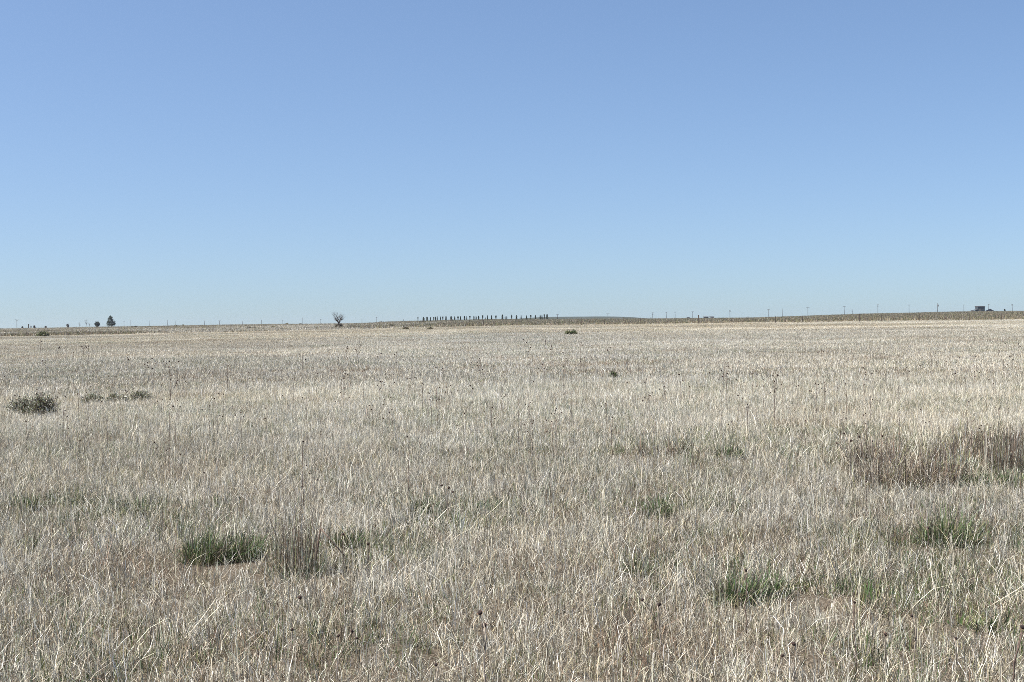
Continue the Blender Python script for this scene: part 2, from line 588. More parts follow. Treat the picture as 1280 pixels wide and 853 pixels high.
SPOTS = []
for (px_, py_, r_, g_, q_) in ((1205, 566, 1.2, 6, 6), (1262, 575, 1.0, 5, 7), (1130, 575, 1.0, 3, 7), (940, 742, .45, 9, 2), (1195, 690, .6, 9, 1), (1055, 735, .7, 7, 3), (1235, 780, .5, 9, 1),
                               (1130, 760, .6, 4, 2), (395, 690, .5, 7, 1), (285, 655, .5, 4, 2), (905, 560, 1.0, 5, 1), (830, 562, .6, 2, 6), (570, 655, .4, 6, 0), (150, 640, .7, 4, 1), (40, 640, .5, 5, 0),
                               (680, 520, 1.6, 3, 0), (820, 640, .5, 4, 1), (540, 635, .5, 6, 0), (800, 705, .4, 6, 1), (850, 800, .4, 2, 7), (700, 560, 1.2, 3, 1), (480, 690, .5, 3, 2), (1060, 545, .9, 4, 1),
                               (20, 830, .5, 5, 1), (430, 820, .5, 4, 1), (640, 660, .5, 3, 0), (1190, 830, .4, 6, 1), (560, 480, 2.0, 2, 0)):
    _p = ground_at(px_, py_)
    SPOTS.append((_p.x, _p.y, r_, g_, q_))


def field_probs(X, Y, sc=1.0):
    g = fbm(X, Y, 2.6 * sc, 101, 3)
    r = fbm(X, Y, 3.4 * sc, 211, 3)
    s = fbm(X, Y, 5.0 * sc, 307, 3)
    p = fbm(X, Y, 4.0 * sc, 401, 3)
    fore = np.exp(-np.hypot(X, Y) / 14.0)
    right = sm(X / np.maximum(Y, 1), -0.05, 0.3)
    straw = np.full(len(X), 1.0)
    gs = np.zeros(len(X))
    rs = np.zeros(len(X))
    if len(X) and np.hypot(X, Y).max() < 60:
        for (sx_, sy_, r_, gg, rr2) in SPOTS[:0]:
            k_ = np.exp(-(((X - sx_) / r_) ** 2 + ((Y - sy_) / (r_ * .8)) ** 2))
            gs += gg * k_
            rs += rr2 * k_
    pale = 0.25 + 2.2 * sm(p, 0.52, 0.68)
    green = 0.14 + (1.6 + 1.6 * fore + 1.2 * right * fore) * sm(g, 0.53 - 0.03 * fore, 0.70)
    rust = 0.10 + 1.7 * sm(r, 0.54, 0.70)
    sage = 0.12 + 1.5 * sm(s, 0.52, 0.68)
    return straw, pale, green + gs, rust + rs, sage


P_X, P_Y, P_V, P_S, P_T = [], [], [], [], []


def add_points(X, Y, var, smin, smax, tint):
    P_X.append(X)
    P_Y.append(Y)
    P_V.append(var)
    P_S.append(RNG.uniform(smin, smax, len(X)))
    P_T.append(tint)


def tints(X, Y, sc=1.0, amp=1.0):
    a = fbm(X, Y, 9 * sc, 501, 3) - 0.5
    b = fbm(X, Y, 25 * sc, 601, 3) - 0.5
    c = RNG.uniform(-1, 1, len(X))
    a = a + (fbm(X * 0.25, Y, 14 * sc, 551, 3) - 0.5)
    g = 1 + 0.30 * amp * a + 0.06 * c
    t = np.stack([g * (1 + 0.10 * b), g * (1 + 0.0 * b), g * (1 - 0.16 * b)], -1)
    return np.clip(t * 1.04, 0.45, 1.3)

# ---------------------------------------------------------------- plants that stand out of the grass
STALKS = {'umber': 6, 'brown': 1.5, 'rust': 0.5, 'dark': 3, 'olive': 1}
GREENCL = {'green': 6, 'olive': 2, 'sage': .3, 'khaki': .3, 'brown': 1.2, 'dark': 4}
# kind, px, py(base), radius m, height m, label, category
CLUMPS = [
    ('green', 262, 697, 0.17, 0.27, 'dark green bunchgrass clump over a bare reddish patch in the left foreground', 'grass clump'),
    ('green', 304, 694, 0.13, 0.23, 'smaller green grass tuft just right of the dark green clump over bare soil', 'grass tuft'),
    ('tall', 372, 716, 0.14, 0.50, 'tall brown-stemmed grass tuft with green base beside the dark bent stalk', 'grass tuft'),
    ('tallb', 1122, 598, 0.30, 0.38, 'large rusty brown bluestem clump with dark green base at right', 'grass clump'),
    ('tallb', 1172, 590, 0.22, 0.32, 'rusty bluestem clump with bright upright straws, right half of the big brown mass', 'grass clump'),
    ('tallb', 1212, 566, 0.30, 0.24, 'low brown clump behind the grey rosette plant at right', 'grass clump'),
    ('tall', 1272, 580, 0.34, 0.38, 'brown and green clump at the right edge of the photo', 'grass clump'),
    ('sage', 1196, 574, 0.22, 0.14, 'low grey-white rosette plant among the brown clumps at right', 'plant'),
    ('tallb', 1092, 571, 0.22, 0.26, 'rusty clump under the four big dark seed heads, left end of the brown mass', 'grass clump'),
    ('tallb', 1240, 548, 0.34, 0.20, 'brown clump behind the others near the right edge of the photo', 'grass clump'),
    ('green', 1228, 604, 0.24, 0.16, 'low dark green tuft below the grey rosette plant at right', 'grass tuft'),
    ('green', 1270, 606, 0.26, 0.16, 'low dark green tuft at the right edge below the brown and green clump', 'grass tuft'),
    ('green', 1186, 676, 0.20, 0.28, 'green bunchgrass clump with arching straws below the big brown mass', 'grass clump'),
    ('green', 925, 748, 0.16, 0.20, 'dark green tuft with a thin dead stalk in front, right of centre foreground', 'grass tuft'),
    ('green', 958, 738, 0.12, 0.15, 'small dark green tuft right of the tuft with the thin dead stalk', 'grass tuft'),
    ('leafy', 1086, 748, 0.06, 0.16, 'bright green broad-leaved weed in a gap of the right foreground', 'weed'),
    ('leafy', 1240, 782, 0.12, 0.13, 'bright green leafy weed near the lower right corner', 'weed'),
    ('leafy', 1206, 776, 0.09, 0.12, 'low green leafy weed left of the one near the lower right corner', 'weed'),
    ('tallb', 806, 560, 0.12, 0.12, 'small greyish brown tuft, left one of the pair right of centre', 'grass tuft'),
    ('tallb', 838, 558, 0.12, 0.14, 'small greyish brown tuft, right one of the pair right of centre', 'grass tuft'),
    ('green', 912, 562, 0.15, 0.12, 'grey-green tuft right of the pair of brown tufts', 'grass tuft'),
    ('shrub', 767, 469, 0.13, 0.14, 'small dark green bush standing alone in the mid field right of centre', 'bush'),
    ('green', 545, 497, 0.10, 0.10, 'small green tuft alone in the mid field left of centre', 'grass tuft'),
    ('green', 173, 645, 0.09, 0.20, 'narrow green tuft in the left field above the dark green clump', 'grass tuft'),
    ('green', 33, 634, 0.12, 0.16, 'low green tuft near the left edge of the photo', 'grass tuft'),
    ('sage', 573, 664, 0.12, 0.16, 'grey-green leafy tuft in the middle foreground', 'plant'),
    ('leafy', 566, 722, 0.03, 0.10, 'tiny bright green leafy sprig in the middle foreground', 'weed'),
    ('green', 436, 678, 0.13, 0.14, 'low olive green tuft right of the dark bent stalk', 'grass tuft'),
    ('green', 824, 644, 0.10, 0.20, 'thin green tuft in the open grass right of the middle', 'grass tuft'),
    ('green', 795, 713, 0.10, 0.13, 'low dark green tuft in the foreground just right of centre', 'grass tuft'),
    ('green', 705, 506, 0.10, 0.08, 'faint grey-green tuft near the middle of the field', 'grass tuft'),
    ('green', 532, 636, 0.13, 0.13, 'spread-out green tuft among sunflower heads left of centre', 'grass tuft'),
    ('shrubg', 29, 511, 0.30, 0.24, 'grey sagebrush bush, left one of the pair near the left edge', 'sagebrush'),
    ('shrubg', 55, 512, 0.32, 0.32, 'dark olive sagebrush bush, right one of the pair near the left edge', 'sagebrush'),
    ('shrubg', 113, 500, 0.35, 0.13, 'low flat sagebrush, leftmost of the thin dark row right of the pair', 'sagebrush'),
    ('shrubg', 148, 499, 0.32, 0.13, 'low flat sagebrush in the middle of the thin dark row', 'sagebrush'),
    ('shrubg', 176, 498, 0.34, 0.19, 'low sagebrush at the right end of the thin dark row', 'sagebrush'),
    ('shrub', 710.5, 417.6, 0.30, 0.20, 'dark bush alone in the far field, left half of the dark spot near the centre', 'bush'),
    ('shrub', 716.5, 417.4, 0.30, 0.22, 'dark bush alone in the far field, right half of the dark spot near the centre', 'bush'),
    ('shrub', 53, 420, 0.9, 0.55, 'dark green bush at the far field edge on the left', 'bush'),
]


def twig_bush(rng, rad, h, n, mix, leaf=0.012):
    """a dome of fine rising twigs with small leaves up their outer half"""
    V, F, C = [], [], []
    pal = [PAL[k] for k in mix]
    pr = np.array([mix[k] for k in mix], float)
    pr /= pr.sum()
    nn = 0
    lobes = [(rng.uniform(-.45, .45) * rad, rng.uniform(-.4, .4) * rad, rng.uniform(.55, .8) * rad, rng.uniform(.75, 1.05) * h) for _ in range(6)]
    for i in range(n):
        lx, ly, lr, lh = lobes[rng.integers(len(lobes))]
        a = rng.uniform(0, 2 * np.pi)
        q = math.sqrt(rng.uniform(0, 1))
        ex, ey = lx + lr * q * math.cos(a), ly + lr * q * math.sin(a)
        ez = lh * math.sqrt(max(0.06, 1 - q * q)) * rng.uniform(.7, 1.1)
        bx, by = lx * .5 + 0.25 * lr * q * math.cos(a), ly * .5 + 0.25 * lr * q * math.sin(a)
        col = np.array(PAL['brown']) * .6
        w = leaf * 0.22
        p0, p1 = np.array([bx, by, 0.0]), np.array([ex, ey, ez])
        V += [p0 - [w, 0, 0], p0 + [w, 0, 0], p1 + [w * .4, 0, 0], p1 - [w * .4, 0, 0]]
        F.append([nn, nn + 1, nn + 2, nn + 3])
        C += [col] * 4
        nn += 4
        for k in range(7):
            s = rng.uniform(.35, 1.05)
            c = p0 + (p1 - p0) * s + rng.normal(0, leaf * 1.3, 3)
            d = (p1 - p0) / np.linalg.norm(p1 - p0) + rng.normal(0, .55, 3)
            d /= np.linalg.norm(d)
            sd = np.cross(d, rng.normal(0, 1, 3))
            sd /= np.linalg.norm(sd) + 1e-6
            ll = leaf * rng.uniform(.9, 2.2)
            lw = leaf * rng.uniform(.25, .5)
            V += [c - d * ll, c + sd * lw, c + d * ll, c - sd * lw]
            F.append([nn, nn + 1, nn + 2, nn + 3])
            cc = np.array(pal[rng.choice(len(pal), p=pr)]) * rng.uniform(.75, 1.15)
            C += [cc] * 4
            nn += 4
    return np.array(V), np.array(F), np.array(C)


def bladed(name, root, vfc):
    V, F, C = vfc
    return mesh_obj(name, V, F, M_BLADE, root, C)


def build_clumps():
    for k, (kind, px, py, rad, h, lab, cat) in enumerate(CLUMPS):
        lift = 0.11 if py < 600 else 0.03
        p = ground_at(px, py, lift)
        h = h + lift * .8
        rng = np.random.default_rng(1000 + k)
        dens = 1.0
        d = p.y
        w = max(0.0030, 0.00028 * d)
        if kind in ('green', 'tall', 'tallb'):
            name = 'bunchgrass'
        elif kind == 'sage':
            name = 'rosette_plant'
        elif kind == 'leafy':
            name = 'leafy_weed'
        elif kind == 'shrubg':
            name = 'sagebrush'
        else:
            name = 'bush'
        root = empty(name, p)
        tag(root, lab, cat)
        s2 = (rad / 0.15) ** 1.3
        if kind == 'green':
            bladed('blades', root, blades(rng, int(820 * s2), rad, h * .5, h * 1.1, w * 1.6, GREENCL, lean=.6, curl=.35, center_tall=True))
            bladed('dead_blades', root, blades(rng, max(40, int(45 * s2)), rad * 1.1, h * .4, h * 1.25, w, STRAW, lean=.5, curl=.6, center_tall=True))
        elif kind == 'tall':
            bladed('stems', root, blades(rng, int(260 * s2), rad, h * .75, h * 1.15, w, dict(STALKS, grey=1.2, cream=1.0, sage=1), lean=.10, curl=.15, center_tall=False))
            bladed('blades', root, blades(rng, int(320 * s2), rad * 1.3, h * .2, h * .55, w, dict(GREENCL, sage=2, grey=1), lean=.4, curl=.4, center_tall=True))
        elif kind == 'tallb':
            bladed('stems', root, blades(rng, int(430 * s2), rad * 1.35, h * .15, h * 1.3, w * 1.25, dict(STALKS, olive=2, tan=.9), lean=.42, curl=.9, clumpy=9))
            bladed('blades', root, blades(rng, int(360 * s2), rad * 1.2, h * .12, h * .42, w * 1.8, dict(GREENCL, dark=4), lean=.5, curl=.5, center_tall=True))
            bladed('pale_straws', root, blades(rng, int(110 * s2), rad * 1.4, h * .3, h * 1.25, w * 1.1, {'pale': 1, 'cream': 1, 'tan': 1}, lean=.5, curl=.8))
        elif kind == 'sage':
            bladed('leaves', root, blades(rng, int(300 * s2), rad, h * .5, h * 1.1, w * 2.2, {'sage': 4, 'grey': 1, 'olive': 3}, lean=1.1, curl=.5, center_tall=True))
            bladed('dead_leaves', root, blades(rng, int(60 * s2), rad * 1.1, h * .3, h * .7, w * 1.6, {'brown': 2, 'tan': 1}, lean=1.0, curl=.5))
        elif kind == 'leafy':
            bladed('leaves', root, blades(rng, int(90 * s2) + 30, rad, h * .4, h, w * 3.2, {'green': 4, 'olive': 3, 'dark': 1}, lean=.7, curl=.6, center_tall=True))
            bladed('stems', root, blades(rng, int(20 * s2) + 6, rad * .6, h * .5, h * 1.0, w, {'green': 1, 'olive': 2}, lean=.3, curl=.2))
        elif kind in ('shrub', 'shrubg'):
            mx = {'green': 2.6, 'olive': 3, 'dark': 3.5} if kind == 'shrub' else {'sage': 2.2, 'olive': 3, 'grey': 1.0, 'dark': 2.6, 'brown': 1}
            lf = 0.00042 * d + 0.006
            n = int(min(1500, 420 * (rad / 0.3) ** 1.0))
            V, F, C = twig_bush(rng, rad, h, n, mx, lf)
            mesh_obj('foliage', V, F, M_BLADE, parent=root, cols=C)
            m = MB()
            for _ in range(7):
                a = rng.uniform(0, 6.28)
                m.tube([(0.02 * math.cos(a), 0.02 * math.sin(a), -0.03), (rad * .3 * math.cos(a), rad * .3 * math.sin(a), h * .35),
                        (rad * .55 * math.cos(a), rad * .55 * math.sin(a), h * .75)], [.014, .009, .004], 5)
            m.build('stems', M_BARK, root)
            CLEAR.append((p.x, p.y, rad * 1.0 + .25, 0.02))
        if kind in ('green', 'tall', 'tallb', 'sage', 'leafy'):
            CLEAR.append((p.x, p.y - (.12 if kind == 'green' else 0), rad * 1.0 + 0.14, 0.15))


build_clumps()
_g = ground_at(275, 716)
CLEAR.append((_g.x, _g.y, 0.34, 0.2))
_g = ground_at(1190, 590)
CLEAR.append((_g.x, _g.y, 0.4, 0.35))


# dried sunflowers: stem, side twigs, dark round heads
def sunflower(x, yb, ytop, heads, label, group=None, big=1.0, lean=0.0):
    """x, yb: photo position of the foot; heads: photo positions of the seed heads"""
    g = ground_at(x, yb, 0.10)
    D = g.y
    rnd = random.Random(int(x * 7 + yb * 13))
    root = empty('dried_sunflower', g)
    tag(root, label, 'dried sunflower', group)
    zt = z_of(x, ytop, D) - g.z
    xo = (ray(x + lean, ytop).x / ray(x + lean, ytop).y) * D - g.x
    w = max(0.0032, 0.00013 * D) * big
    m = MB()
    pts = [(0, 0, -0.03)]
    for k in range(1, 6):
        s = k / 5
        pts.append((xo * s ** 1.5 + rnd.uniform(-.008, .008), rnd.uniform(-.012, .012), zt * s))
    rad = [w * (1.15 - 0.6 * k / 5) for k in range(6)]
    m.tube(pts, rad, 6)
    SM = M_STALK if ('dark stalk' in label or 'thin dead stalk' in label or 'dark branched' in label or 'tallest' in label or 'leafless dark' in label or 'long thin' in label or ('one of many' in label and int(x) % 2 == 0) or 'tall dead' in label or 'large dark head on top' in label) else M_STRAWSTALK
    m.build('stem', SM, root, smooth=True)
    for (hx, hy) in heads:
        v = ray(hx, hy)
        dy = rnd.uniform(-.08, .08)
        hp = Vector((v.x / v.y * (D + dy) - g.x, dy, EYE + v.z / v.y * (D + dy) - g.z))
        s = min(0.92, max(0.25, (hp.z - 0.10 * big) / max(zt, .05) * rnd.uniform(.7, .9)))
        k = s * 5
        i = int(k)
        a = Vector(pts[min(i, 4)]).lerp(Vector(pts[min(i, 4) + 1]), k - i)
        mid = a.lerp(hp, .55) + Vector((0, 0, 0.02))
        t = MB()
        if (hp - Vector(pts[-1])).length > 0.03:
            t.tube([a, mid, hp], [w * .55, w * .45, w * .4], 5)
            t.build('twig', SM, root, smooth=True)
        r = max(0.0085, 0.00050 * D) * big * rnd.uniform(.8, 1.15)
        ax = Vector((rnd.uniform(-.7, .7), rnd.uniform(-.6, .4), rnd.uniform(.2, 1)))
        h = MB()
        h.lathe(hp, [(r * .35, -r * .75), (r * .95, -r * .3), (r * 1.05, r * .15), (r * .75, r * .6), (r * .25, r * .8)], 9, ax)
        ho = h.build('seed_head', M_HEAD, root, smooth=True)
        b = MB()
        axn = ax.normalized()
        u = axn.orthogonal().normalized()
        q = axn.cross(u)
        for j in range(9):
            an = 6.283 * j / 9 + rnd.uniform(-.2, .2)
            dirv = u * math.cos(an) + q * math.sin(an)
            sd = axn.cross(dirv)
            c0 = hp - axn * r * .35
            n = len(b.v)
            b.v += [tuple(c0 + dirv * r * .8 - sd * r * .3), tuple(c0 + dirv * r * .8 + sd * r * .3), tuple(c0 + dirv * r * 1.7 + axn * r * rnd.uniform(-.2, .7))]
            b.f.append((n, n + 1, n + 2))
        b.build('bracts', M_BRACT, ho)
    return root


NEARF = [
    (213, 500, 455, [(211, 459), (211, 484), (213.5, 470), (212, 452)], 'tall dead sunflower stalk with heads spaced up it, in the left field', 1),
    (213, 600, 512, [(216, 508)], 'long thin dead stalk with one small head, below the tall stalk on the left', 1),
    (84, 556, 524, [(84, 521), (75, 531), (85, 536)], 'three dark seed heads right of and below the sagebrush pair', 1),
    (106, 560, 534, [(106, 532)], 'single dark seed head right of the three below the sagebrush pair', 1),
    (301, 552, 522, [(294, 519), (301, 524), (304, 521), (301, 516)], 'tight cluster of dark seed heads in the left field, level with the sagebrush pair', 1),
    (208, 600, 563, [(193, 553), (195, 561), (208, 563), (212, 561)], 'cluster of four dark seed heads above the dark green clump on the left', 1),
    (226, 606, 569, [(226, 568)], 'single reddish seed head right of the four-headed cluster on the left', 1),
    (255, 640, 593, [(255, 591)], 'single dark head on a pale straight straw, left of the middle', 1),
    (100, 585, 550, [(100, 551)], 'short leafless dark stalk standing alone in the left field', .9),
    (379, 625, 555, [(379, 552), (378, 608)], 'thin stalk with one large dark head on top, left of the middle', 1.1),
    (393, 615, 573, [(383, 582), (387, 592), (397, 600)], 'stalk with three small heads, beside the one with a large top head', 1),
    (430, 510, 484, [(430, 485), (438, 479)], 'small stalk with two heads in the mid field left of centre', 1),
    (479, 540, 505, [(479, 506), (479, 523)], 'stalk with one large dark head and one below in the left middle', 1.1),
    (510, 625, 546, [(509, 546)], 'bare thin dark stalk standing upright near the centre of the field', 1),
    (560, 650, 608, [(552, 607), (561, 610), (566, 615)], 'three large dark seed heads close together just left of centre', 1.2),
    (542, 660, 631, [(542, 630)], 'single dark head low in the grass left of the three large heads', 1),
    (558, 512, 482, [(558, 484), (563, 482)], 'pair of small heads left in the centre mid field', 1),
    (589, 512, 482, [(588, 482), (591, 486)], 'pair of small heads, right of the other pair in the centre mid field', 1),
    (627, 494, 469, [(627, 470)], 'lone small head on a short stalk at the very centre mid field', 1),
    (661, 520, 486, [(667, 477), (660, 488), (661, 508)], 'sprawling stalk with three heads right of centre', 1),
    (694, 536, 512, [(694, 513)], 'single tiny head low down right of centre', 1),
    (809, 515, 472, [(808, 474), (806, 478), (813, 468)], 'stalk with three heads clustered at the top, right of the small dark bush', 1),
    (831, 512, 484, [(829, 484), (832, 489)], 'short stalk with two heads right of the three-headed one', 1),
    (909, 505, 467, [(909, 467), (910, 474), (903, 471)], 'stalk with three dark heads in the right mid field', 1),
    (862, 505, 482, [(862, 483)], 'single head on a short stalk between the three-headed stalks', 1),
    (725, 550, 530, [(725, 529)], 'short dark stalk with a tiny head right of the middle', .9),
    (968, 535, 468, [(966, 470), (968, 477), (970, 486), (972, 469)], 'tallest dark sunflower stalk, standing above the grass in the right mid field', 1.25),
    (1046, 500, 473, [(1046, 475), (1054, 476)], 'stalk with two heads right of the tallest dark stalk', 1),
    (1081, 505, 475, [(1081, 481), (1083, 475), (1090, 467)], 'stalk with three heads above the brown clumps on the right', 1),
    (1058, 522, 478, [(1057, 480)], 'thin tall stalk with one small head right of the tallest dark stalk', .9),
    (1195, 495, 462, [(1190, 462), (1194, 467), (1209, 464), (1191, 468)], 'branched stalk with four heads in the far right mid field', 1),
    (1243, 508, 474, [(1236, 475), (1242, 480), (1240, 455)], 'stalk with three heads, right of the four-headed one near the right edge', 1),
    (1080, 545, 518, [(1079, 519), (1082, 517)], 'pair of heads just above the big brown clump on the right', 1),
    (1064, 600, 543, [(1046, 554), (1055, 542), (1064, 551), (1074, 546)], 'group of four big dark heads at the left side of the big brown clump', 1.35),
    (1092, 600, 545, [(1090, 552), (1103, 545)], 'two dark heads over the left part of the big brown clump', 1.2),
    (1083, 645, 600, [(1083, 602)], 'bare dark stalk below the big brown clump on the right', 1),
    (1167, 650, 627, [(1167, 628)], 'single dark head below the big brown clump', 1),
    (1160, 690, 658, [(1160, 660)], 'leaning dark stalk left of the green clump with arching straws', 1.1),
    (429, 700, 668, [(429, 668)], 'single dark head beside the bent dark stalk in the foreground', 1),
    (460, 712, 680, [(460, 680)], 'rusty brown head low in the grass right of the bent dark stalk', 1.1),
    (365, 812, 764, [(365, 787), (375, 747)], 'stalk with two heads in the lower left foreground', 1),
    (423, 835, 797, [(423, 795), (440, 789), (446, 798)], 'three small brown heads in the lower left foreground', 1),
    (605, 850, 780, [(600, 766), (605, 782)], 'thick grey stalk with a rusty head and a dark head at the bottom centre', 1.3),
    (545, 850, 832, [(545, 831)], 'single dark head at the bottom edge left of centre', 1.1),
    (824, 790, 757, [(803, 750), (824, 756)], 'stalk with a dark head and a reddish one in the foreground right of centre', 1.1),
    (932, 768, 712, [(932, 713)], 'thin dead stalk in front of the dark green tuft in the right foreground', 1),
    (1068, 825, 752, [(1068, 753)], 'straight bare dark stalk in the lower right foreground', .75),
    (1142, 812, 769, [(1140, 770)], 'pale stalk topped by a dark red head in the lower right foreground', 1.1),
    (1107, 815, 792, [(1107, 793)], 'brown ragged head low in the grass, left of the dark red one', 1.2),
    (1195, 835, 798, [(1195, 798)], 'single dark head in the lower right corner area', 1),
    (992, 838, 806, [(992, 805), (978, 820)], 'pair of dark heads at the bottom right of centre', 1),
    (1262, 856, 790, [(1278, 784)], 'dark branched twig leaning right at the lower right corner', 1.4),
]
for (x, yb, yt, heads, lab, big) in NEARF:
    sunflower(x, yb, yt, heads, lab, None, big, lean=(16 if x == 1262 else random.uniform(-3, 3)))

# the bent dark stalk of the left foreground
g = ground_at(393, 714)
t = empty('broken_stalk', g)
tag(t, 'thick dark dead stalk snapped at the top, its upper half hanging down to the right', 'dead stalk')
def rel(px, py, dy=0.0):
    v = ray(px, py)
    D = g.y + dy
    return (v.x / v.y * D - g.x, dy, EYE + v.z / v.y * D - g.z)
m = MB(); m.tube([(0, 0, -.03), rel(396, 690), rel(400.5, 661)], [.0075, .0065, .0055], 7); m.build('stem', M_STALK, t, smooth=True)
m = MB(); m.tube([rel(400.5, 660.5), rel(413, 675, -.03), rel(431, 695, -.06)], [.0045, .004, .003], 6); m.build('snapped_top', M_STALK, t, smooth=True)

# many small ones farther out
_far = []
rr = random.Random(5)
while len(_far) < 180:
    py = 440 + 130 * rr.random() ** 1.3
    px = rr.uniform(-10, 1290)
    n = vnoise([px], [py * 3], 90, 77)[0]
    if rr.random() > n * n * 1.6:
        continue
    _far.append((px, py))
for (px, py) in _far:
    D = 2800.0 / (py - 404 + 9)
    h = rr.uniform(.32, .58) * FPX / D
    hd = [(px + rr.uniform(-2, 2), py - h)]
    for _ in range(rr.choice((0, 0, 1, 2, 2))):
        hd.append((px + rr.uniform(-.13, .13) * FPX / D, py - h * rr.uniform(.65, 1.05)))
    sunflower(px, py, py - h, hd, 'slender dead sunflower with tiny dark seed heads, one of many dotted over the mid field', 'dead sunflowers dotted over the mid field', 0.9)



# ---------------------------------------------------------------- far things
def sloc(px, py):
    """ground point that shows at the photo pixel, or the crest below it"""
    return ground_at(px, py)


def utility_pole(px, ytop, D, label, kind='tee', group='utility poles along the far road', half=1.1):
    b = at(px, D)
    h = z_of(px, ytop, D) - b.z
    root = empty('utility_pole', b, random.uniform(-.15, .15))
    tag(root, label, 'utility pole', group)
    m = MB()
    m.tube([(0, 0, -.5), (0, 0, h * .5), (0, 0, h)], [.19, .165, .13], 10)
    m.build('pole', M_WOOD, root, smooth=True)
    arms = []
    if kind in ('tee', 'double'):
        arms.append(h - .35)
    if kind == 'double':
        arms.append(h - 1.5)
    for z in arms:
        a = MB()
        a.box(-half, half, -.20, -.09, z - .07, z + .07)
        ao = a.build('crossarm', M_WOOD, root)
        br = MB()
        br.tube([(-half * .55, -.15, z - .05), (0, -.16, z - .75)], .025, 5)
        br.tube([(half * .55, -.15, z - .05), (0, -.16, z - .75)], .025, 5)
        br.build('brace', M_METAL, ao)
        for xx in (-half * .92, -half * .45, half * .45, half * .92):
            q = MB()
            q.lathe((xx, -.145, z + .07), [(.03, 0), (.03, .08), (.07, .10), (.075, .16), (.05, .20), (.055, .24), (.02, .27)], 8)
            q.build('insulator', M_CERAMIC, ao, smooth=True)
    if kind == 'vee':
        for sgn in (-1, 1):
            a = MB()
            a.tube([(0, -.05, h - 1.6), (sgn * half, -.05, h + .15)], .09, 6)
            a.build('crossarm', M_WOOD, root)
    if kind in ('top', 'transformer'):
        q = MB()
        q.lathe((0, 0, h), [(.05, 0), (.05, .1), (.12, .14), (.12, .24), (.06, .34)], 8)
        q.build('insulator', M_CERAMIC, root, smooth=True)
    if kind == 'transformer':
        z = h - 2.6
        q = MB()
        q.lathe((.62, 0, z), [(.30, 0), (.42, .05), (.42, 1.5), (.38, 1.6), (.1, 1.7)], 14)
        t = q.build('transformer', M_METAL, root, smooth=True)
        q = MB()
        q.lathe((.55, .1, z + 1.68), [(.06, 0), (.09, .08), (.06, .16), (.09, .24), (.04, .4)], 8)
        q.build('bushing', M_CERAMIC, t, smooth=True)
        q = MB()
        q.box(.1, .3, -.08, .08, z + .35, z + .5)
        q.box(.1, .3, -.08, .08, z + 1.1, z + 1.25)
        q.build('bracket', M_METAL, root)
    return root


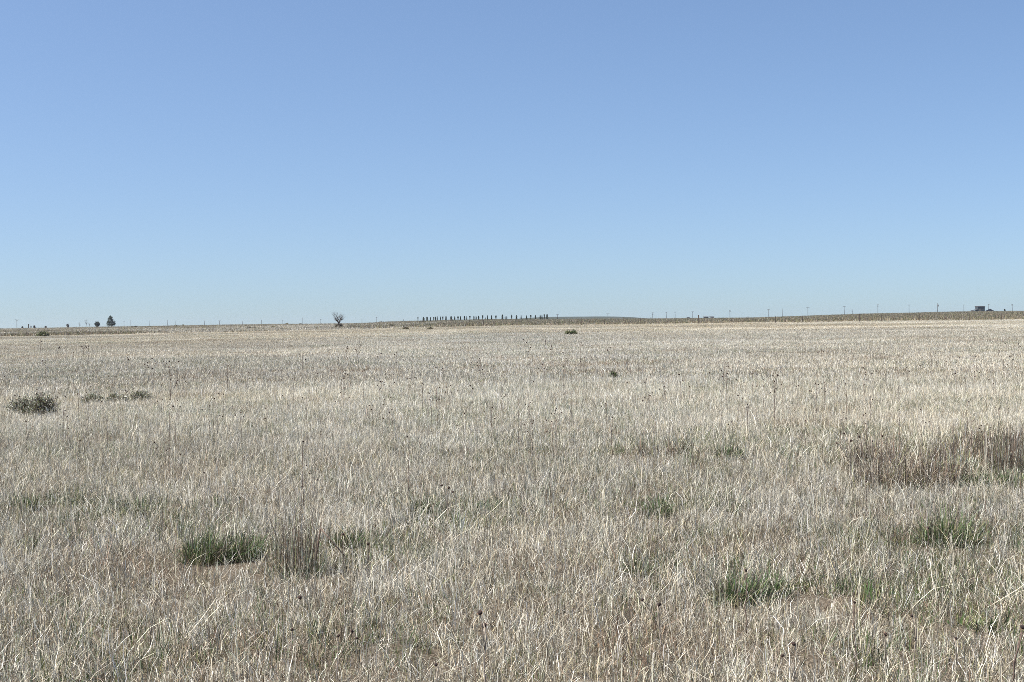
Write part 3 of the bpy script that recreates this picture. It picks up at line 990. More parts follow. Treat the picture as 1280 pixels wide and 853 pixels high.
POLES = [
    (21, 399.5, 1200, 'vee', 1.5, 'leftmost utility pole, with forked arms, beside the small dead trees at the left edge'),
    (155, 402, 1350, 'tee', 1.1, 'short utility pole with crossarm just right of the conifer on the left'),
    (163.5, 400.6, 1400, 'plain', 1, 'bare pole without crossarm, the first one right of the conifer'),
    (186.5, 400.6, 1400, 'plain', 1, 'bare pole without crossarm, second to the right of the conifer'),
    (209.5, 400.4, 1400, 'plain', 1, 'bare pole without crossarm, third to the right of the conifer'),
    (219, 401, 1400, 'plain', 1, 'bare pole close right of the third bare pole past the conifer'),
    (255.5, 401.5, 1250, 'top', 1, 'short thick pole left of the pole with a crossarm, left of the bare tree'),
    (274.5, 400.8, 1250, 'tee', 1.3, 'utility pole with a crossarm midway between the conifer and the bare tree'),
    (303, 402, 1400, 'plain', 1, 'faint bare pole right of the crossarm pole, left of the bare tree'),
    (327, 400, 1400, 'plain', 1, 'thin bare pole third to the left of the bare tree'),
    (353.5, 400, 1400, 'tee', .8, 'thin pole with a short crossarm, second to the left of the bare tree'),
    (378.5, 397.5, 1200, 'top', 1, 'thick dark pole next to the left of the bare tree'),
    (401, 399, 1400, 'tee', .8, 'faint short pole between the thick dark pole and the bare tree'),
    (452.5, 398.8, 1300, 'top', 1, 'short pole, first to the right of the bare tree'),
    (471, 396.3, 1250, 'tee', 1.1, 'utility pole with crossarm, second to the right of the bare tree'),
    (504.5, 399, 1350, 'plain', 1, 'faint low pole just left of the row of dark upright junipers'),
    (697, 393, 1150, 'tee', 1.25, 'utility pole with crossarm right after the right end of the juniper row'),
    (760, 392, 1150, 'tee', 1.25, 'lone crossarm pole standing before the low dark hill'),
    (782.5, 397, 1300, 'plain', 1, 'very short bare pole right of the lone crossarm pole'),
    (816, 390.8, 1150, 'double', .8, 'first of the three poles close together right of the low hill'),
    (833, 390, 1150, 'tee', .9, 'middle one of the three poles close together right of the low hill'),
    (844, 390, 1150, 'tee', 1.0, 'third of the three poles close together right of the low hill'),
    (866, 389.5, 1150, 'tee', 1.1, 'crossarm pole just left of the two small low sheds'),
    (912.5, 387.6, 1150, 'double', .7, 'utility pole first to the right of the two small low sheds'),
    (961, 386.8, 1200, 'tee', 1.2, 'crossarm pole left one of the close pair right of the sheds'),
    (978, 386.3, 1150, 'top', 1, 'thick pole, right one of the close pair right of the sheds'),
    (1010, 384.3, 1150, 'tee', 1.3, 'utility pole with wide crossarm where the ridge starts to rise'),
    (1055.5, 382.8, 1150, 'tee', 1.2, 'utility pole with crossarm on the rising ridge beside a tiny dark tip'),
    (1065.5, 387.2, 1300, 'double', .8, 'top of a farther pole peeping beside the crossarm pole on the rising ridge'),
    (1097.5, 380.8, 1150, 'double', .8, 'utility pole with two short arms on the high part of the ridge'),
    (1136.5, 381, 1150, 'tee', 1.1, 'dark utility pole with crossarm, left of the transformer pole'),
    (1172, 379.5, 1150, 'transformer', 1, 'utility pole carrying a grey transformer near its top'),
    (1205, 381, 1250, 'tee', .8, 'pale thin utility pole left of the dark box-shaped building'),
    (1236, 380.5, 1350, 'tee', .8, 'pale pole rising behind the dark truck beside the building'),
    (1265.5, 380.4, 1250, 'double', .7, 'last utility pole near the right edge of the photo'),
]
for (px, yt, D, kind, half, lab) in POLES:
    utility_pole(px, yt, D, lab, kind, half=half)

# wire fence along the edge of the field: one fence, its posts as parts
def fence():
    xs = [604, 660, 697.5, 727, 755.5, 780, 801, 813.5, 844, 873.5, 904, 935, 969.5, 1003, 1036, 1074.5, 1102, 1149.5, 1182.5, 1212, 1251.5, 1285, 1318]
    tall = {873.5: 394, 1074.5: 392.3, 844: 397, 1251.5: 392, 697.5: 397.5, 660: 400, 755.5: 399.5, 1149.5: 393, 1182.5: 393}
    base = []
    D = 224
    for x in xs:
        base.append(at(x, D))
    root = empty('wire_fence', base[0])
    tag(root, 'wire fence on thin wooden posts along the far edge of the field', 'fence')
    o = base[0]
    tops = []
    for x, b in zip(xs, base):
        z1 = z_of(x, tall[x], D) if x in tall else b.z + random.uniform(1.05, 1.25)
        z1 = min(max(z1, b.z + .9), b.z + 1.65)
        p = b - o
        m = MB()
        r = 0.085 if x in (873.5, 1074.5) else 0.05
        m.tube([(p.x, p.y, p.z - .3), (p.x + random.uniform(-.04, .04), p.y, z1 - o.z)], [r * 1.1, r], 7)
        m.build('post', M_POST, root)
        tops.append((p.x, p.y, p.z))
    for h in (.35, .65, .95):
        m = MB()
        m.tube([(x, y - .06, z + h) for x, y, z in tops], .004, 4)
        m.build('wire', M_WIRE, root)


fence()

# junipers on the ridge
def juniper(px, yt, yb, wpx, label, D=470, group='row of dark upright junipers on the ridge', shape='column', seed=0):
    b = at(px, D)
    gz = b.z
    zt = z_of(px, yt - .7, D)
    h = max(0.9, zt - gz)
    rad = max(.16, wpx / 2 * D / FPX)
    rng = np.random.default_rng(seed)
    root = empty('juniper', b)
    tag(root, label, 'juniper', group)
    m = MB()
    m.tube([(0, 0, -.1), (rng.uniform(-.04, .04), 0, h * .5), (0, 0, h * .93)], [.07, .05, .015], 7)
    m.build('trunk', M_BARK, root)
    n = int(260 + 500 * rad)
    zz = rng.uniform(0.02, 1, n)
    prof = {'column': np.sin(np.pi * np.clip(zz * .86 + .12, 0, 1)) ** .5, 'cone': (1.05 - zz), 'top': np.clip(zz * 1.2, .25, 1)}[shape]
    lump = 0.75 + 0.5 * vnoise(zz * 7, np.full(n, seed), 1, seed)
    a = rng.uniform(0, 2 * np.pi, n)
    q = rad * prof * lump * np.sqrt(rng.uniform(.1, 1, n))
    c = np.stack([q * np.cos(a), q * np.sin(a), zz * h], -1)
    d = np.stack([np.cos(a) * .45, np.sin(a) * .45, np.full(n, 1.0)], -1) + rng.normal(0, .35, (n, 3))
    d /= np.linalg.norm(d, axis=1)[:, None]
    s = np.cross(d, rng.normal(0, 1, (n, 3)))
    s /= np.linalg.norm(s, axis=1)[:, None]
    L_, W_ = .14, .05
    V = np.stack([c - d * L_, c + s * W_, c + d * L_, c - s * W_], 1).reshape(-1, 3)
    F = np.arange(4 * n).reshape(-1, 4)
    C = np.repeat(np.array([0.030, 0.042, 0.022])[None] * rng.uniform(.6, 1.5, n)[:, None], 4, 0)
    mesh_obj('foliage', V, F, M_BLADE, root, C)
    return root


JUN = [(522.5, 397, 401.6, 1.3), (529.5, 397.5, 401.6, 2.6), (534, 397, 402, 2.4), (538.3, 397.3, 401.6, 1.2), (542.3, 397.3, 401.6, 1.6), (544.5, 397, 401.5, 1.2),
       (546.6, 396.4, 401, 1.4), (550.6, 396.7, 401, 1.2), (553.6, 396.7, 401, 1.7), (557.6, 396.1, 400.9, 2.2), (564, 396.3, 401, 2.8), (568.5, 396.5, 401, 1.4),
       (572.6, 396.5, 401, 2.0), (575.8, 396.4, 401, 1.5), (580.7, 396, 401, 1.8), (583.5, 396.4, 401, 1.1), (587.5, 396, 400.6, 1.6), (592.5, 395.8, 400.4, 1.5),
       (595.2, 396, 400.3, 1.3), (598.4, 395.8, 400.2, 2.0), (603.5, 395.2, 400.2, 1.9), (606.6, 398, 400.6, 1.0), (609.5, 395.2, 400, 1.1), (614.5, 395.2, 399.5, 1.7),
       (620, 395.4, 399.5, 2.0), (628.1, 394.2, 399.4, 2.5), (631.5, 396.6, 399.4, 1.0), (633.6, 396.4, 399.4, 1.1), (639.7, 394.4, 399.2, 1.6), (645.7, 395, 400.6, 2.2),
       (651.5, 394.6, 399.3, 1.2), (658.3, 395.3, 399, 3.0), (663.6, 394.8, 399.2, 1.6), (669.3, 395, 399, 1.7), (675.3, 394.5, 399, 1.5), (677.6, 395, 399, 1.4),
       (680.5, 393.8, 399, 1.5), (684, 393.6, 399, 2.8)]
for i, (px, yt, yb, wp) in enumerate(JUN):
    shp = 'cone' if abs(px - 658.3) < .1 else ('column' if i % 4 else 'top')
    lab = {0: 'small dark juniper standing apart at the left end of the row on the ridge',
           10: 'broad black juniper, widest in the left half of the row on the ridge',
           25: 'tall thick juniper with two very short ones right beside it in the ridge row',
           29: 'dark juniper whose foot stands lowest in the right half of the ridge row',
           31: 'cone-shaped broad juniper in the right part of the ridge row',
           37: 'broad ragged juniper at the right end of the row on the ridge'}.get(i, 'narrow dark upright juniper within the long row on the central ridge')
    juniper(px, yt, yb, wp, lab, D=560, shape=shp, seed=300 + i)

# conifer and round bush on the left
def leafy_tree(name, px, yt, D, wpx, label, cat, lobes, col, seed, trunk=.12, foot=None):
    b = at(px, D)
    h = z_of(px, yt, D) - b.z
    rad = wpx / 2 * D / FPX
    rng = np.random.default_rng(seed)
    root = empty(name, b)
    tag(root, label, cat)
    m = MB()
    m.tube([(0, 0, -.2), (.05 * h, 0, h * .45), (0, 0, h * .85)], [trunk * 1.3, trunk, trunk * .3], 8)
    for k in range(6):
        a = rng.uniform(0, 6.28)
        m.tube([(0, 0, h * .2), (rad * .5 * math.cos(a), rad * .5 * math.sin(a), h * rng.uniform(.4, .75))], [trunk * .5, trunk * .2], 5)
    m.build('trunk', M_BARK, root)
    V = []
    C = []
    for (lx, lz, lr, lh) in lobes:
        n = int(420 * lr)
        u = rng.normal(0, 1, (n, 3))
        u /= np.linalg.norm(u, axis=1)[:, None]
        rr_ = rng.uniform(.35, 1.0, n) ** .6 * (0.55 + .8 * vnoise(u[:, 0] * 3 + 9, u[:, 2] * 3 + u[:, 1] * 2, .8, seed))
        c = np.stack([lx * rad + u[:, 0] * rr_ * lr * rad, u[:, 1] * rr_ * lr * rad, lz * h + u[:, 2] * rr_ * lh * h], -1)
        c[:, 2] = np.maximum(c[:, 2], .05)
        d = u + rng.normal(0, .5, (n, 3))
        d /= np.linalg.norm(d, axis=1)[:, None]
        s = np.cross(d, rng.normal(0, 1, (n, 3)))
        s /= np.linalg.norm(s, axis=1)[:, None]
        V.append(np.stack([c - d * .32, c + s * .16, c + d * .32, c - s * .16], 1).reshape(-1, 3))
        C.append(np.repeat(np.array(col)[None] * rng.uniform(.6, 1.5, n)[:, None], 4, 0))
    V, C = np.vstack(V), np.vstack(C)
    mesh_obj('crown', V, np.arange(len(V)).reshape(-1, 4), M_BLADE, root, C)


leafy_tree('conifer', 139, 394.8, 800, 11.5, 'dark bushy conifer standing on the left horizon', 'tree',
           [(-.1, .32, .85, .30), (-.15, .6, .6, .28), (-.1, .82, .4, .18), (.5, .35, .45, .26), (-.55, .35, .4, .26)], (.035, .05, .03), 41, .2)
leafy_tree('round_bush', 121.5, 402, 800, 7.5, 'round dark bush just left of the conifer on the left horizon', 'bush',
           [(0, .45, .85, .5), (-.3, .6, .6, .35), (.3, .5, .65, .4)], (.035, .045, .03), 42, .12)
leafy_tree('bush', 84.5, 404.5, 900, 4, 'pale twiggy bush on the left horizon between the dead trees and the round bush', 'bush',
           [(0, .45, .8, .45), (.3, .35, .5, .3)], (.14, .13, .11), 43, .1)
leafy_tree('bush', 43, 407.3, 700, 2.8, 'small dark ragged bush right of the dark stump near the left edge', 'bush',
           [(0, .4, .8, .4), (-.3, .75, .35, .25)], (.06, .05, .04), 44, .08)
leafy_tree('bush', 28, 408, 700, 2.2, 'small dark bush just right of the forked pole at the left edge', 'bush',
           [(0, .45, .8, .45)], (.06, .05, .04), 45, .08)
leafy_tree('bush', 1256, 386.6, 900, 2.2, 'tiny dark bush on the ridge right of the truck', 'bush',
           [(0, .45, .8, .45), (0, .8, .4, .2)], (.04, .05, .03), 46, .08)
leafy_tree('bush', 57, 407.3, 850, 2.6, 'faint low bush on the horizon right of the dark stump near the left edge', 'bush',
           [(0, .4, .8, .4)], (.15, .13, .11), 47, .08)
for (px, yt, D, lab) in ((35.5, 405.4, 700, 'short thick dark stump post near the left edge'), (38.5, 407.5, 700, 'lower dark stump post right of the short thick one')):
    b = at(px, D)
    h = z_of(px, yt, D) - b.z
    m = MB()
    m.tube([(0, 0, -.2), (.05, 0, h * .6), (0, 0, h)], [.3, .25, .27], 8)
    m.tube([(.02, 0, h * .62), (.45, 0, h * .9)], [.10, .05], 6)
    o = m.build('tree_stump', M_BARK)
    o.location = b
    tag(o, lab, 'stump')

# far snags
def bare_tree(name, px, yt, D, label, seed, foot_y=None, spread=.55, levels=4, r0=.16, n1=5, trunk_h=.22, extra_shrub=False):
    b = ground_at(px, foot_y) if foot_y else at(px, D)
    D = b.y
    H = z_of(px, yt, D) - b.z
    rnd = random.Random(seed)
    root = empty(name, b)
    tag(root, label, 'tree')
    tr = MB()
    br = MB()
    top = Vector((H * .03, 0, H * trunk_h))
    tr.tube([(0, 0, -.1), (H * -.01, 0, H * trunk_h * .5), top], [r0 * 1.25, r0, r0 * .8], 9)
    tr.build('trunk', M_BARK, root, smooth=True)

    def grow(p, d, length, r, lev):
        pts = [p]
        q = p.copy()
        dd = d.copy()
        for i in range(4):
            dd = (dd + Vector((rnd.uniform(-.22, .22), rnd.uniform(-.22, .22), rnd.uniform(-.05, .20)))).normalized()
            q = q + dd * length / 4
            pts.append(q.copy())
        br.tube(pts, [r * (1 - .17 * i) for i in range(5)], 6 if lev < 2 else 4, cap=False)
        if lev < levels:
            for k in range(rnd.choice((4, 5, 5))):
                i = rnd.choice((1, 2, 3, 4, 4))
                ax = Vector((rnd.gauss(0, 1), rnd.gauss(0, 1), rnd.gauss(0, 1))).cross(dd).normalized()
                nd = (dd + ax * rnd.uniform(.4, .95)).normalized()
                grow(pts[i], nd, length * rnd.uniform(.5, .75), r * (1 - .17 * i) * .68, lev + 1)

    for k in range(n1):
        a = 6.283 * k / n1 + rnd.uniform(-.4, .4)
        sx = spread * rnd.uniform(.5, 1.3)
        d = Vector((math.cos(a) * sx, math.sin(a) * sx, 1)).normalized()
        grow(top * rnd.uniform(.75, 1), d, (H - top.z) * rnd.uniform(.45, .62), r0 * .55, 1)
    br.build('limbs', M_BARK, root, smooth=True)
    return b, H


b, H = bare_tree('bare_tree', 423, 388.5, 230, 'leafless dark tree with spreading crown standing alone left of centre', 12, foot_y=410.5, levels=4, r0=.20, n1=6, spread=1.0, trunk_h=.3)
for (dx, dy, r, h, lab) in ((-.35, .0, .55, .75, 'dark shrub at the left foot of the bare tree'), (.45, -.1, .40, .9, 'dark shrub at the right foot of the bare tree'),
                            (2.9, .3, .75, .42, 'low dark shrub a little right of the bare tree foot')):
    V, F, C = twig_bush(np.random.default_rng(int(900 + dx * 10)), r, h, 260, {'dark': 4, 'olive': 1.5, 'brown': 1}, .09)
    root = empty('shrub', (b.x + dx, b.y + dy, hz(b.x + dx, b.y + dy)))
    tag(root, lab, 'shrub')
    mesh_obj('foliage', V, F, M_BLADE, root, C)
    m = MB()
    for a in (0, 1.2, 2.5, 3.7, 5):
        m.tube([(0, 0, -.03), (r * .4 * math.cos(a), r * .4 * math.sin(a), h * .7)], [.03, .012], 5)
    m.build('stems', M_BARK, root)
bare_tree('bare_tree', 107.5, 398, 1000, 'tall thin leafless tree left of the round bush on the horizon', 21, levels=3, r0=.16, n1=4, spread=.22)
bare_tree('bare_tree', 99.5, 402.5, 1000, 'low thin leafless tree left of the tall thin one on the horizon', 22, levels=3, r0=.12, n1=4, spread=.3)
bare_tree('bare_tree', 111.5, 403, 1000, 'short leafless tree between the tall thin one and the round bush', 23, levels=3, r0=.12, n1=4, spread=.3)

# small dark shrubs dotted before the ridge
SH = [(302, 410.8, .35, 'left'), (312, 411.5, .4, 'left'), (318, 411.3, .35, 'left'), (341, 410.5, .45, 'left'), (332, 408.6, .6, 'left'), (435.5, 408.8, .4, 'r'),
      (444, 409.2, .45, 'r'), (490, 409.5, .8, 'c'), (507, 412, .35, 'c'), (477, 404.3, 1.1, 'c'), (220, 408.5, .6, 'l'), (229, 408.0, .5, 'l'), (165, 410.5, .8, 'l'), (170, 410.4, .8, 'l'),
      (538, 412.5, .35, 'c'), (565, 402.2, 1.0, 'ridge'), (528, 404, 1.0, 'ridge'), (358.5, 406, .7, 'l'), (376, 407, .7, 'l')]
for i, (px, py, r, w_) in enumerate(SH):
    b = ground_at(px, py)
    rng = np.random.default_rng(1500 + i)
    V, F, C = twig_bush(rng, r, r * .55, 200, {'dark': 3, 'olive': 2, 'brown': 2}, .05 + .00018 * b.y)
    root = empty('shrub', b)
    tag(root, 'small low dark shrub scattered on the pale ground before the ridge', 'shrub', 'small shrubs dotted before the ridge')
    mesh_obj('foliage', V, F, M_BLADE, root, C)
    m = MB()
    for a in (0, 1.5, 3.1, 4.6):
        m.tube([(0, 0, -.03), (r * .4 * math.cos(a), r * .4 * math.sin(a), r * .5)], [.03, .012], 5)
    m.build('stems', M_BARK, root)

# ---------------------------------------------------------------- building, sheds, truck
M_SIDING = simple_mat('grey_siding', (0.024, 0.034, 0.04), (0.05, 0.064, 0.072), 3, .8, stretch=(.3, .3, 6))
M_ROOF = simple_mat('dark_roofing', (0.04, 0.04, 0.045), (0.09, 0.09, 0.09), 5, .8)
M_DOOR = simple_mat('door_paint', (0.10, 0.09, 0.08), (0.17, 0.15, 0.13), 5, .6)
M_GLASS = simple_mat('dark_glass', (0.02, 0.025, 0.03), (0.04, 0.045, 0.05), 3, .1)
M_PAINT = simple_mat('dark_car_paint', (0.012, 0.013, 0.016), (0.03, 0.03, 0.035), 4, .35)
M_TYRE = simple_mat('tyre_rubber', (0.015, 0.015, 0.015), (0.04, 0.035, 0.03), 12, .9)
M_PALE = simple_mat('pale_metal', (0.22, 0.23, 0.24), (0.34, 0.35, 0.35), 5, .5)


def shed(px, D, w, dpt, h, label, cat, name, rise=.5, door=True, wins=1, mat=None, annex=None, rz=.1):
    b = at(px, D)
    root = empty(name, b, rz)
    tag(root, label, cat)
    mat = mat or M_SIDING
    m = MB()
    m.box(-w / 2, w / 2, -dpt / 2, dpt / 2, -.6, h)
    m.build('wall', mat, root)
    m = MB()
    e = .25
    n = 0
    m.v += [(-w / 2 - e, -dpt / 2 - e, h + .01), (w / 2 + e, -dpt / 2 - e, h + .01), (w / 2 + e, dpt / 2 + e, h + .01), (-w / 2 - e, dpt / 2 + e, h + .01),
            (-w / 2 - e, -dpt / 2 - e, h + .13), (w / 2 + e, -dpt / 2 - e, h + .13), (w / 2 + e, dpt / 2 + e, h + rise + .13), (-w / 2 - e, dpt / 2 + e, h + rise + .13)]
    for q in ((3, 2, 1, 0), (4, 5, 6, 7), (0, 1, 5, 4), (1, 2, 6, 5), (2, 3, 7, 6), (3, 0, 4, 7)):
        m.f.append(q)
    m.build('roof', M_ROOF, root)
    y = -dpt / 2
    if door:
        m = MB()
        m.box(-w * .32, -w * .32 + min(1.0, w * .3), y - .05, y - .003, 0, min(2.05, h * .8))
        d = m.build('door', M_DOOR, root)
        m = MB()
        m.box(-w * .32 + .1, -w * .32 + .16, y - .09, y - .052, 1.0, 1.15)
        m.build('handle', M_METAL, d)
    for k in range(wins):
        x0 = w * (.08 + .26 * k)
        m = MB()
        m.box(x0, x0 + w * .16, y - .03, y - .004, h * .45, h * .72)
        wo = m.build('window', M_GLASS, root)
        m = MB()
        m.box(x0 - .06, x0 + w * .16 + .06, y - .07, y - .032, h * .45 - .1, h * .45)
        m.build('sill', M_DOOR, wo)
    if annex:
        aw, ah = annex
        m = MB()
        m.box(-w / 2 - aw, -w / 2 - .005, -dpt / 2 + .4, dpt / 2 - .4, -.6, ah * .55)
        an = m.build('annex', mat, root)
        m = MB()
        m.v += [(-w / 2 - aw - .3, -dpt / 2, ah * .55), (-w / 2 - .01, -dpt / 2, ah), (-w / 2 - .01, dpt / 2, ah), (-w / 2 - aw - .3, dpt / 2, ah * .55),
                (-w / 2 - aw - .3, -dpt / 2, ah * .55 + .12), (-w / 2 - .01, -dpt / 2, ah + .12), (-w / 2 - .01, dpt / 2, ah + .12), (-w / 2 - aw - .3, dpt / 2, ah * .55 + .12)]
        for q in ((3, 2, 1, 0), (4, 5, 6, 7), (0, 1, 5, 4), (1, 2, 6, 5), (2, 3, 7, 6), (3, 0, 4, 7)):
            m.f.append(q)
        m.build('annex_roof', M_ROOF, an)
    return root


shed(1225.2, 900, 4.7, 4.2, 3.45, 'dark grey box-shaped building with a low lean-to on the right ridge', 'building', 'building', rise=.35, wins=1, annex=(3.0, 1.6), rz=.08)
shed(860.3, 1100, 1.9, 2, 1.1, 'tiny pale shed, leftmost of the three low ones on the horizon right of centre', 'shed', 'shed', rise=.2, wins=0, door=False, mat=M_PALE)
shed(882.6, 1050, 3.3, 2.6, 1.3, 'dark low shed, the middle one of three on the horizon right of centre', 'shed', 'shed', rise=.25, wins=1, door=False)
shed(889.8, 1050, 2.8, 2.6, 1.35, 'grey low shed, the rightmost of three on the horizon right of centre', 'shed', 'shed', rise=.2, wins=1, door=False, mat=M_PALE)


def pickup(px, D, label):
    b = at(px, D)
    root = empty('pickup_truck', b, R(6))
    tag(root, label, 'pickup truck')

    def slab(prof, w, name, mat, par=root, y0=0):
        m = MB()
        n = len(prof)
        for s in (-1, 1):
            for (x, z) in prof:
                ins = .12 if z > 1.25 else 0
                m.v.append((x, y0 + s * (w / 2 - ins), z))
        m.f.append(tuple(range(n)))
        m.f.append(tuple(reversed(range(n, 2 * n))))
        for i in range(n):
            j = (i + 1) % n
            m.f.append((j, i, i + n, j + n))
        return m.build(name, mat, par)
    body = slab([(-2.2, .45), (-2.25, .75), (-2.2, 1.12), (-.5, 1.15), (1.0, 1.15), (2.1, 1.02), (2.25, .85), (2.22, .45)], 1.8, 'body', M_PAINT)
    cab = slab([(-.7, 1.152), (-.62, 1.72), (-.35, 1.84), (.5, 1.84), (.85, 1.60), (1.15, 1.152)], 1.72, 'cab', M_PAINT)
    for s in (-1, 1):
        m = MB()
        y = s * .755
        m.v += [(-.5, y, 1.3), (.95, y, 1.3), (.6, y * .97, 1.66), (-.45, y * .97, 1.7)]
        m.v += [(x, yy + s * .012, z) for x, yy, z in m.v[:4]]
        for q in ((0, 1, 2, 3), (4, 5, 6, 7), (0, 1, 5, 4), (1, 2, 6, 5), (2, 3, 7, 6), (3, 0, 4, 7)):
            m.f.append(q)
        m.build('window', M_GLASS, cab)
        m = MB()
        m.box(2.22, 2.27, s * .65 - .15, s * .65 + .15, .78, .92)
        m.build('headlight', M_PALE, root)
    for x in (-1.4, 1.4):
        for s in (-1, 1):
            m = MB()
            m.lathe((x, s * .70, .38), [(.30, 0), (.38, .04), (.38, .20), (.30, .24)], 18, (0, s, 0))
            wo = m.build('wheel', M_TYRE, root, smooth=False)
            m = MB()
            m.lathe((x, s * .945, .38), [(.20, 0), (.20, .015), (.07, .03)], 14, (0, s, 0))
            m.build('rim', M_METAL, wo)
    m = MB()
    m.box(2.27, 2.36, -.88, .88, .5, .68)
    m.box(-2.36, -2.27, -.88, .88, .5, .68)
    m.build('bumper', M_METAL, root)


pickup(1237.2, 880, 'dark pickup truck parked on the ridge just right of the box-shaped building')

# ---------------------------------------------------------------- spread the grass
def cleared(X, Y):
    keep = np.ones(len(X), bool)
    for (cx, cy, r, k) in CLEAR:
        ins = (X - cx) ** 2 + (Y - cy) ** 2 < r * r
        keep &= ~(ins & (RNG.uniform(0, 1, len(X)) > k))
    return keep


# near
X, Y = scatter(2.2, 34, 0.30, 'n')
k = cleared(X, Y)
X, Y = X[k], Y[k]
s_, p_, g_, r_, sg_ = field_probs(X, Y, 0.4)
lush = 0.03 + 1.3 * sm(fbm(X, Y, 1.5, 881, 3), 0.60, 0.74) * (0.5 + 1.2 * sm(X / Y, -0.05, 0.3) * sm(-Y, -16, -9))
mat_ = 0.25 + 2.2 * sm(fbm(X, Y, 1.8, 911, 3), 0.50, 0.66)
for (sx_, sy_, rd_, gg, rr2) in SPOTS:
    k_ = np.exp(-(((X - sx_) / rd_) ** 2 + ((Y - sy_) / (rd_ * .8)) ** 2))
    lush += gg * 1.6 * k_
    r_ = r_ + rr2 * k_
thin = 0.12 + 1.5 * sm(fbm(X, Y, 1.6, 701, 3), 0.56, 0.72)
var = choose(X, Y, ['straw', 'pale', 'greeny', 'rusty', 'sagey', 'thin', 'lush', 'matted'], np.stack([s_, p_, g_, r_, sg_, thin, lush, mat_], -1))
add_points(X, Y, var, 0.75, 1.3, tints(X, Y, .4) * (np.interp(np.hypot(X, Y), [6, 24], [0.73, 0.96])[:, None] * [1.0, 0.98, 0.93]))
# middle
X, Y = scatter(31, 120, 0.95, 'm')
s_, p_, g_, r_, sg_ = field_probs(X, Y, 1.0)
var = choose(X, Y, ['m_straw', 'm_pale', 'm_greeny', 'm_rusty', 'm_sagey'], np.stack([s_, p_, g_, r_, sg_], -1))
add_points(X, Y, var, 0.85, 1.2, tints(X, Y, 1.0, 1.5) * (np.interp(np.hypot(X, Y), [30, 115], [0.93, 0.88])[:, None] * [1.0, 0.98, 0.93]))
# far field
X, Y = scatter(112, 250, 2.3, 'f')
k = Y < D1 + 8
X, Y = X[k], Y[k]
s_, p_, g_, r_, sg_ = field_probs(X, Y, 3.0)
var = choose(X, Y, ['f_straw', 'f_pale', 'f_greeny', 'f_rusty', 'f_sagey'], np.stack([s_, p_, g_ * .7, r_, sg_], -1))
add_points(X, Y, var, 0.85, 1.2, tints(X, Y, 1.2, 2.0) * [0.885, 0.87, 0.82])
# the bank behind the fence
X, Y = scatter(225, 680, 5.4, 'b', half=0.5)
k = Y > D1 + 4
X, Y = X[k], Y[k]
tt = X / Y
amt = np.interp(tt, [-0.375, -0.14, -0.08, 0.0, 0.375], [0.14, 0.16, 0.6, 0.9, 1.0])
nz = fbm(X, Y, 45, 811, 3)
br = np.clip(amt + (nz - .5) * 1.6 + 0.9 * (tt < -0.26) * (Y < 262), 0.02, 1)
var = choose(X, Y, ['b_brush', 'b_straw'], np.stack([br, 1.02 - br], -1))
add_points(X, Y, var, 0.7, 1.3, tints(X, Y, 5.0) * 0.74)

PX, PY = np.concatenate(P_X), np.concatenate(P_Y)
PV, PS = np.concatenate(P_V), np.concatenate(P_S)
PT = np.concatenate(P_T)
PZ = terrain(PX, PY)
print('grass patches', len(PX))
me = bpy.data.meshes.new('grass')
me.vertices.add(len(PX))
me.vertices.foreach_set('co', np.stack([PX, PY, PZ], -1).astype(np.float32).ravel())
a = me.attributes.new('var', 'INT', 'POINT'); a.data.foreach_set('value', PV.astype(np.int32))
a = me.attributes.new('scl', 'FLOAT', 'POINT'); a.data.foreach_set('value', PS.astype(np.float32))
a = me.attributes.new('rot', 'FLOAT_VECTOR', 'POINT')
ro = np.zeros((len(PX), 3), np.float32); ro[:, 2] = RNG.uniform(0, 6.283, len(PX))
a.data.foreach_set('vector', ro.ravel())
a = me.attributes.new('tint', 'FLOAT_COLOR', 'POINT')
tc = np.ones((len(PX), 4), np.float32); tc[:, :3] = PT
a.data.foreach_set('color', tc.ravel())
grass = bpy.data.objects.new('grass', me)
COL.objects.link(grass)
me.materials.append(M_GRASS)
tag(grass, 'dry pale straw-coloured prairie grass covering the whole field', None, None, 'stuff')

ng = bpy.data.node_groups.new('spread', 'GeometryNodeTree')
ng.interface.new_socket('Geometry', in_out='INPUT', socket_type='NodeSocketGeometry')
ng.interface.new_socket('Geometry', in_out='OUTPUT', socket_type='NodeSocketGeometry')
N, L = ng.nodes.new, ng.links.new
gi, go = N('NodeGroupInput'), N('NodeGroupOutput')


def named(nm, ty):
    n = N('GeometryNodeInputNamedAttribute')
    n.data_type = ty
    n.inputs['Name'].default_value = nm
    return n.outputs['Attribute']


nv, nsc, nr = named('var', 'INT'), named('scl', 'FLOAT'), named('rot', 'FLOAT_VECTOR')
e2r = N('FunctionNodeEulerToRotation')
L(nr, e2r.inputs[0])
jn = N('GeometryNodeJoinGeometry')
for i, (o, kind) in enumerate(SRC):
    cmp_ = N('FunctionNodeCompare')
    cmp_.data_type = 'INT'
    cmp_.operation = 'EQUAL'
    ints = [s for s in cmp_.inputs if s.type == 'INT']
    L(nv, ints[0])
    ints[1].default_value = i
    oi = N('GeometryNodeObjectInfo')
    oi.inputs['Object'].default_value = o
    ip = N('GeometryNodeInstanceOnPoints')
    L(gi.outputs[0], ip.inputs['Points'])
    L(cmp_.outputs[0], ip.inputs['Selection'])
    L(oi.outputs['Geometry'], ip.inputs['Instance'])
    L(e2r.outputs[0], ip.inputs['Rotation'])
    L(nsc, ip.inputs['Scale'])
    L(ip.outputs[0], jn.inputs[0])
L(jn.outputs[0], go.inputs[0])
md = grass.modifiers.new('spread', 'NODES')
md.node_group = ng

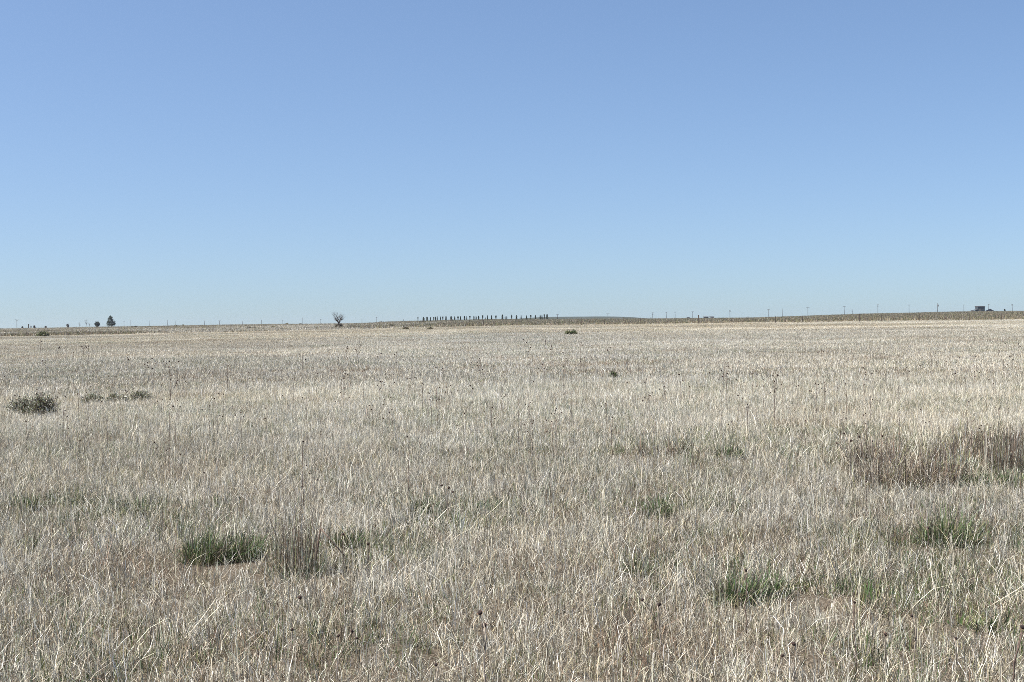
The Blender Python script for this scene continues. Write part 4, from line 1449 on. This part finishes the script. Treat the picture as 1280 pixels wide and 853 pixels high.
# ---------------------------------------------------------------- camera, sun, sky
cam = bpy.data.cameras.new('camera')
cam.lens = 48
cam.sensor_width = 36
cam.clip_start = 0.05
cam.clip_end = 20000
co = bpy.data.objects.new('camera', cam)
COL.objects.link(co)
co.matrix_world = Matrix.Translation((0, 0, EYE)) @ CAM_ROT.to_4x4()
SC.camera = co

SUN_EL, SUN_AZ = R(58), R(-108)            # azimuth clockwise from the view direction (+Y)
su = bpy.data.lights.new('sun', 'SUN')
su.energy = 5.0
su.angle = R(0.53)
su.color = (1.0, 0.955, 0.89)
so = bpy.data.objects.new('sun', su)
COL.objects.link(so)
sd = Vector((math.sin(SUN_AZ) * math.cos(SUN_EL), math.cos(SUN_AZ) * math.cos(SUN_EL), math.sin(SUN_EL)))
so.rotation_euler = (-sd).to_track_quat('-Z', 'Y').to_euler()

w = bpy.data.worlds.new('World')
SC.world = w
w.use_nodes = True
nt = w.node_tree
bg = nt.nodes['Background']
sky = nt.nodes.new('ShaderNodeTexSky')
sky.sky_type = 'NISHITA'
sky.sun_disc = False
sky.sun_elevation = SUN_EL
sky.sun_rotation = SUN_AZ
sky.altitude = 0
sky.air_density = 1.0
sky.dust_density = 1.65
sky.ozone_density = 5.0
tcs = nt.nodes.new('ShaderNodeTexCoord')
mps = nt.nodes.new('ShaderNodeVectorMath')          # the clear dry air has no yellow rim: look a little higher into the sky model
mps.operation = 'MULTIPLY_ADD'
mps.inputs[1].default_value = (1, 1, 1.25)
mps.inputs[2].default_value = (0, 0, 0.055)
nrm = nt.nodes.new('ShaderNodeVectorMath')
nrm.operation = 'NORMALIZE'
nt.links.new(tcs.outputs['Generated'], mps.inputs[0])
nt.links.new(mps.outputs[0], nrm.inputs[0])
nt.links.new(nrm.outputs[0], sky.inputs[0])
tm = nt.nodes.new('ShaderNodeMix')
tm.data_type = 'RGBA'
tm.blend_type = 'MULTIPLY'
tm.inputs['Factor'].default_value = 1
tm.inputs['B'].default_value = (0.99, 0.98, 0.975, 1)
nt.links.new(sky.outputs[0], tm.inputs['A'])
nt.links.new(tm.outputs['Result'], bg.inputs['Color'])
bg.inputs['Strength'].default_value = 0.09

SC.view_settings.view_transform = 'Standard'
SC.view_settings.look = 'None'
SC.view_settings.exposure = 0.95
SC.view_settings.gamma = 1
SC.render.film_transparent = False
SC.cycles.use_denoising = False
SC.cycles.filter_width = 0.8
SC.cycles.max_bounces = 5
SC.cycles.diffuse_bounces = 2
SC.cycles.transmission_bounces = 3
SC.cycles.glossy_bounces = 1


if True:
    hm = MB()
    hm.box(-4000, 4000, -4000, 4000, -32, 22)
    m_, nt_, out_ = new_mat('thin_air')
    pv = nt_.nodes.new('ShaderNodeVolumePrincipled')
    pv.inputs['Color'].default_value = (0.75, 0.85, 1.0, 1)
    pv.inputs['Density'].default_value = 0.00007
    pv.inputs['Anisotropy'].default_value = 0.3
    nt_.links.new(pv.outputs[0], out_.inputs['Volume'])
    ho_ = hm.build('haze', m_)
    tag(ho_, kind='stuff', label='thin pale air over the plain')
    ho_.visible_shadow = True
SC.cycles.volume_bounces = 0
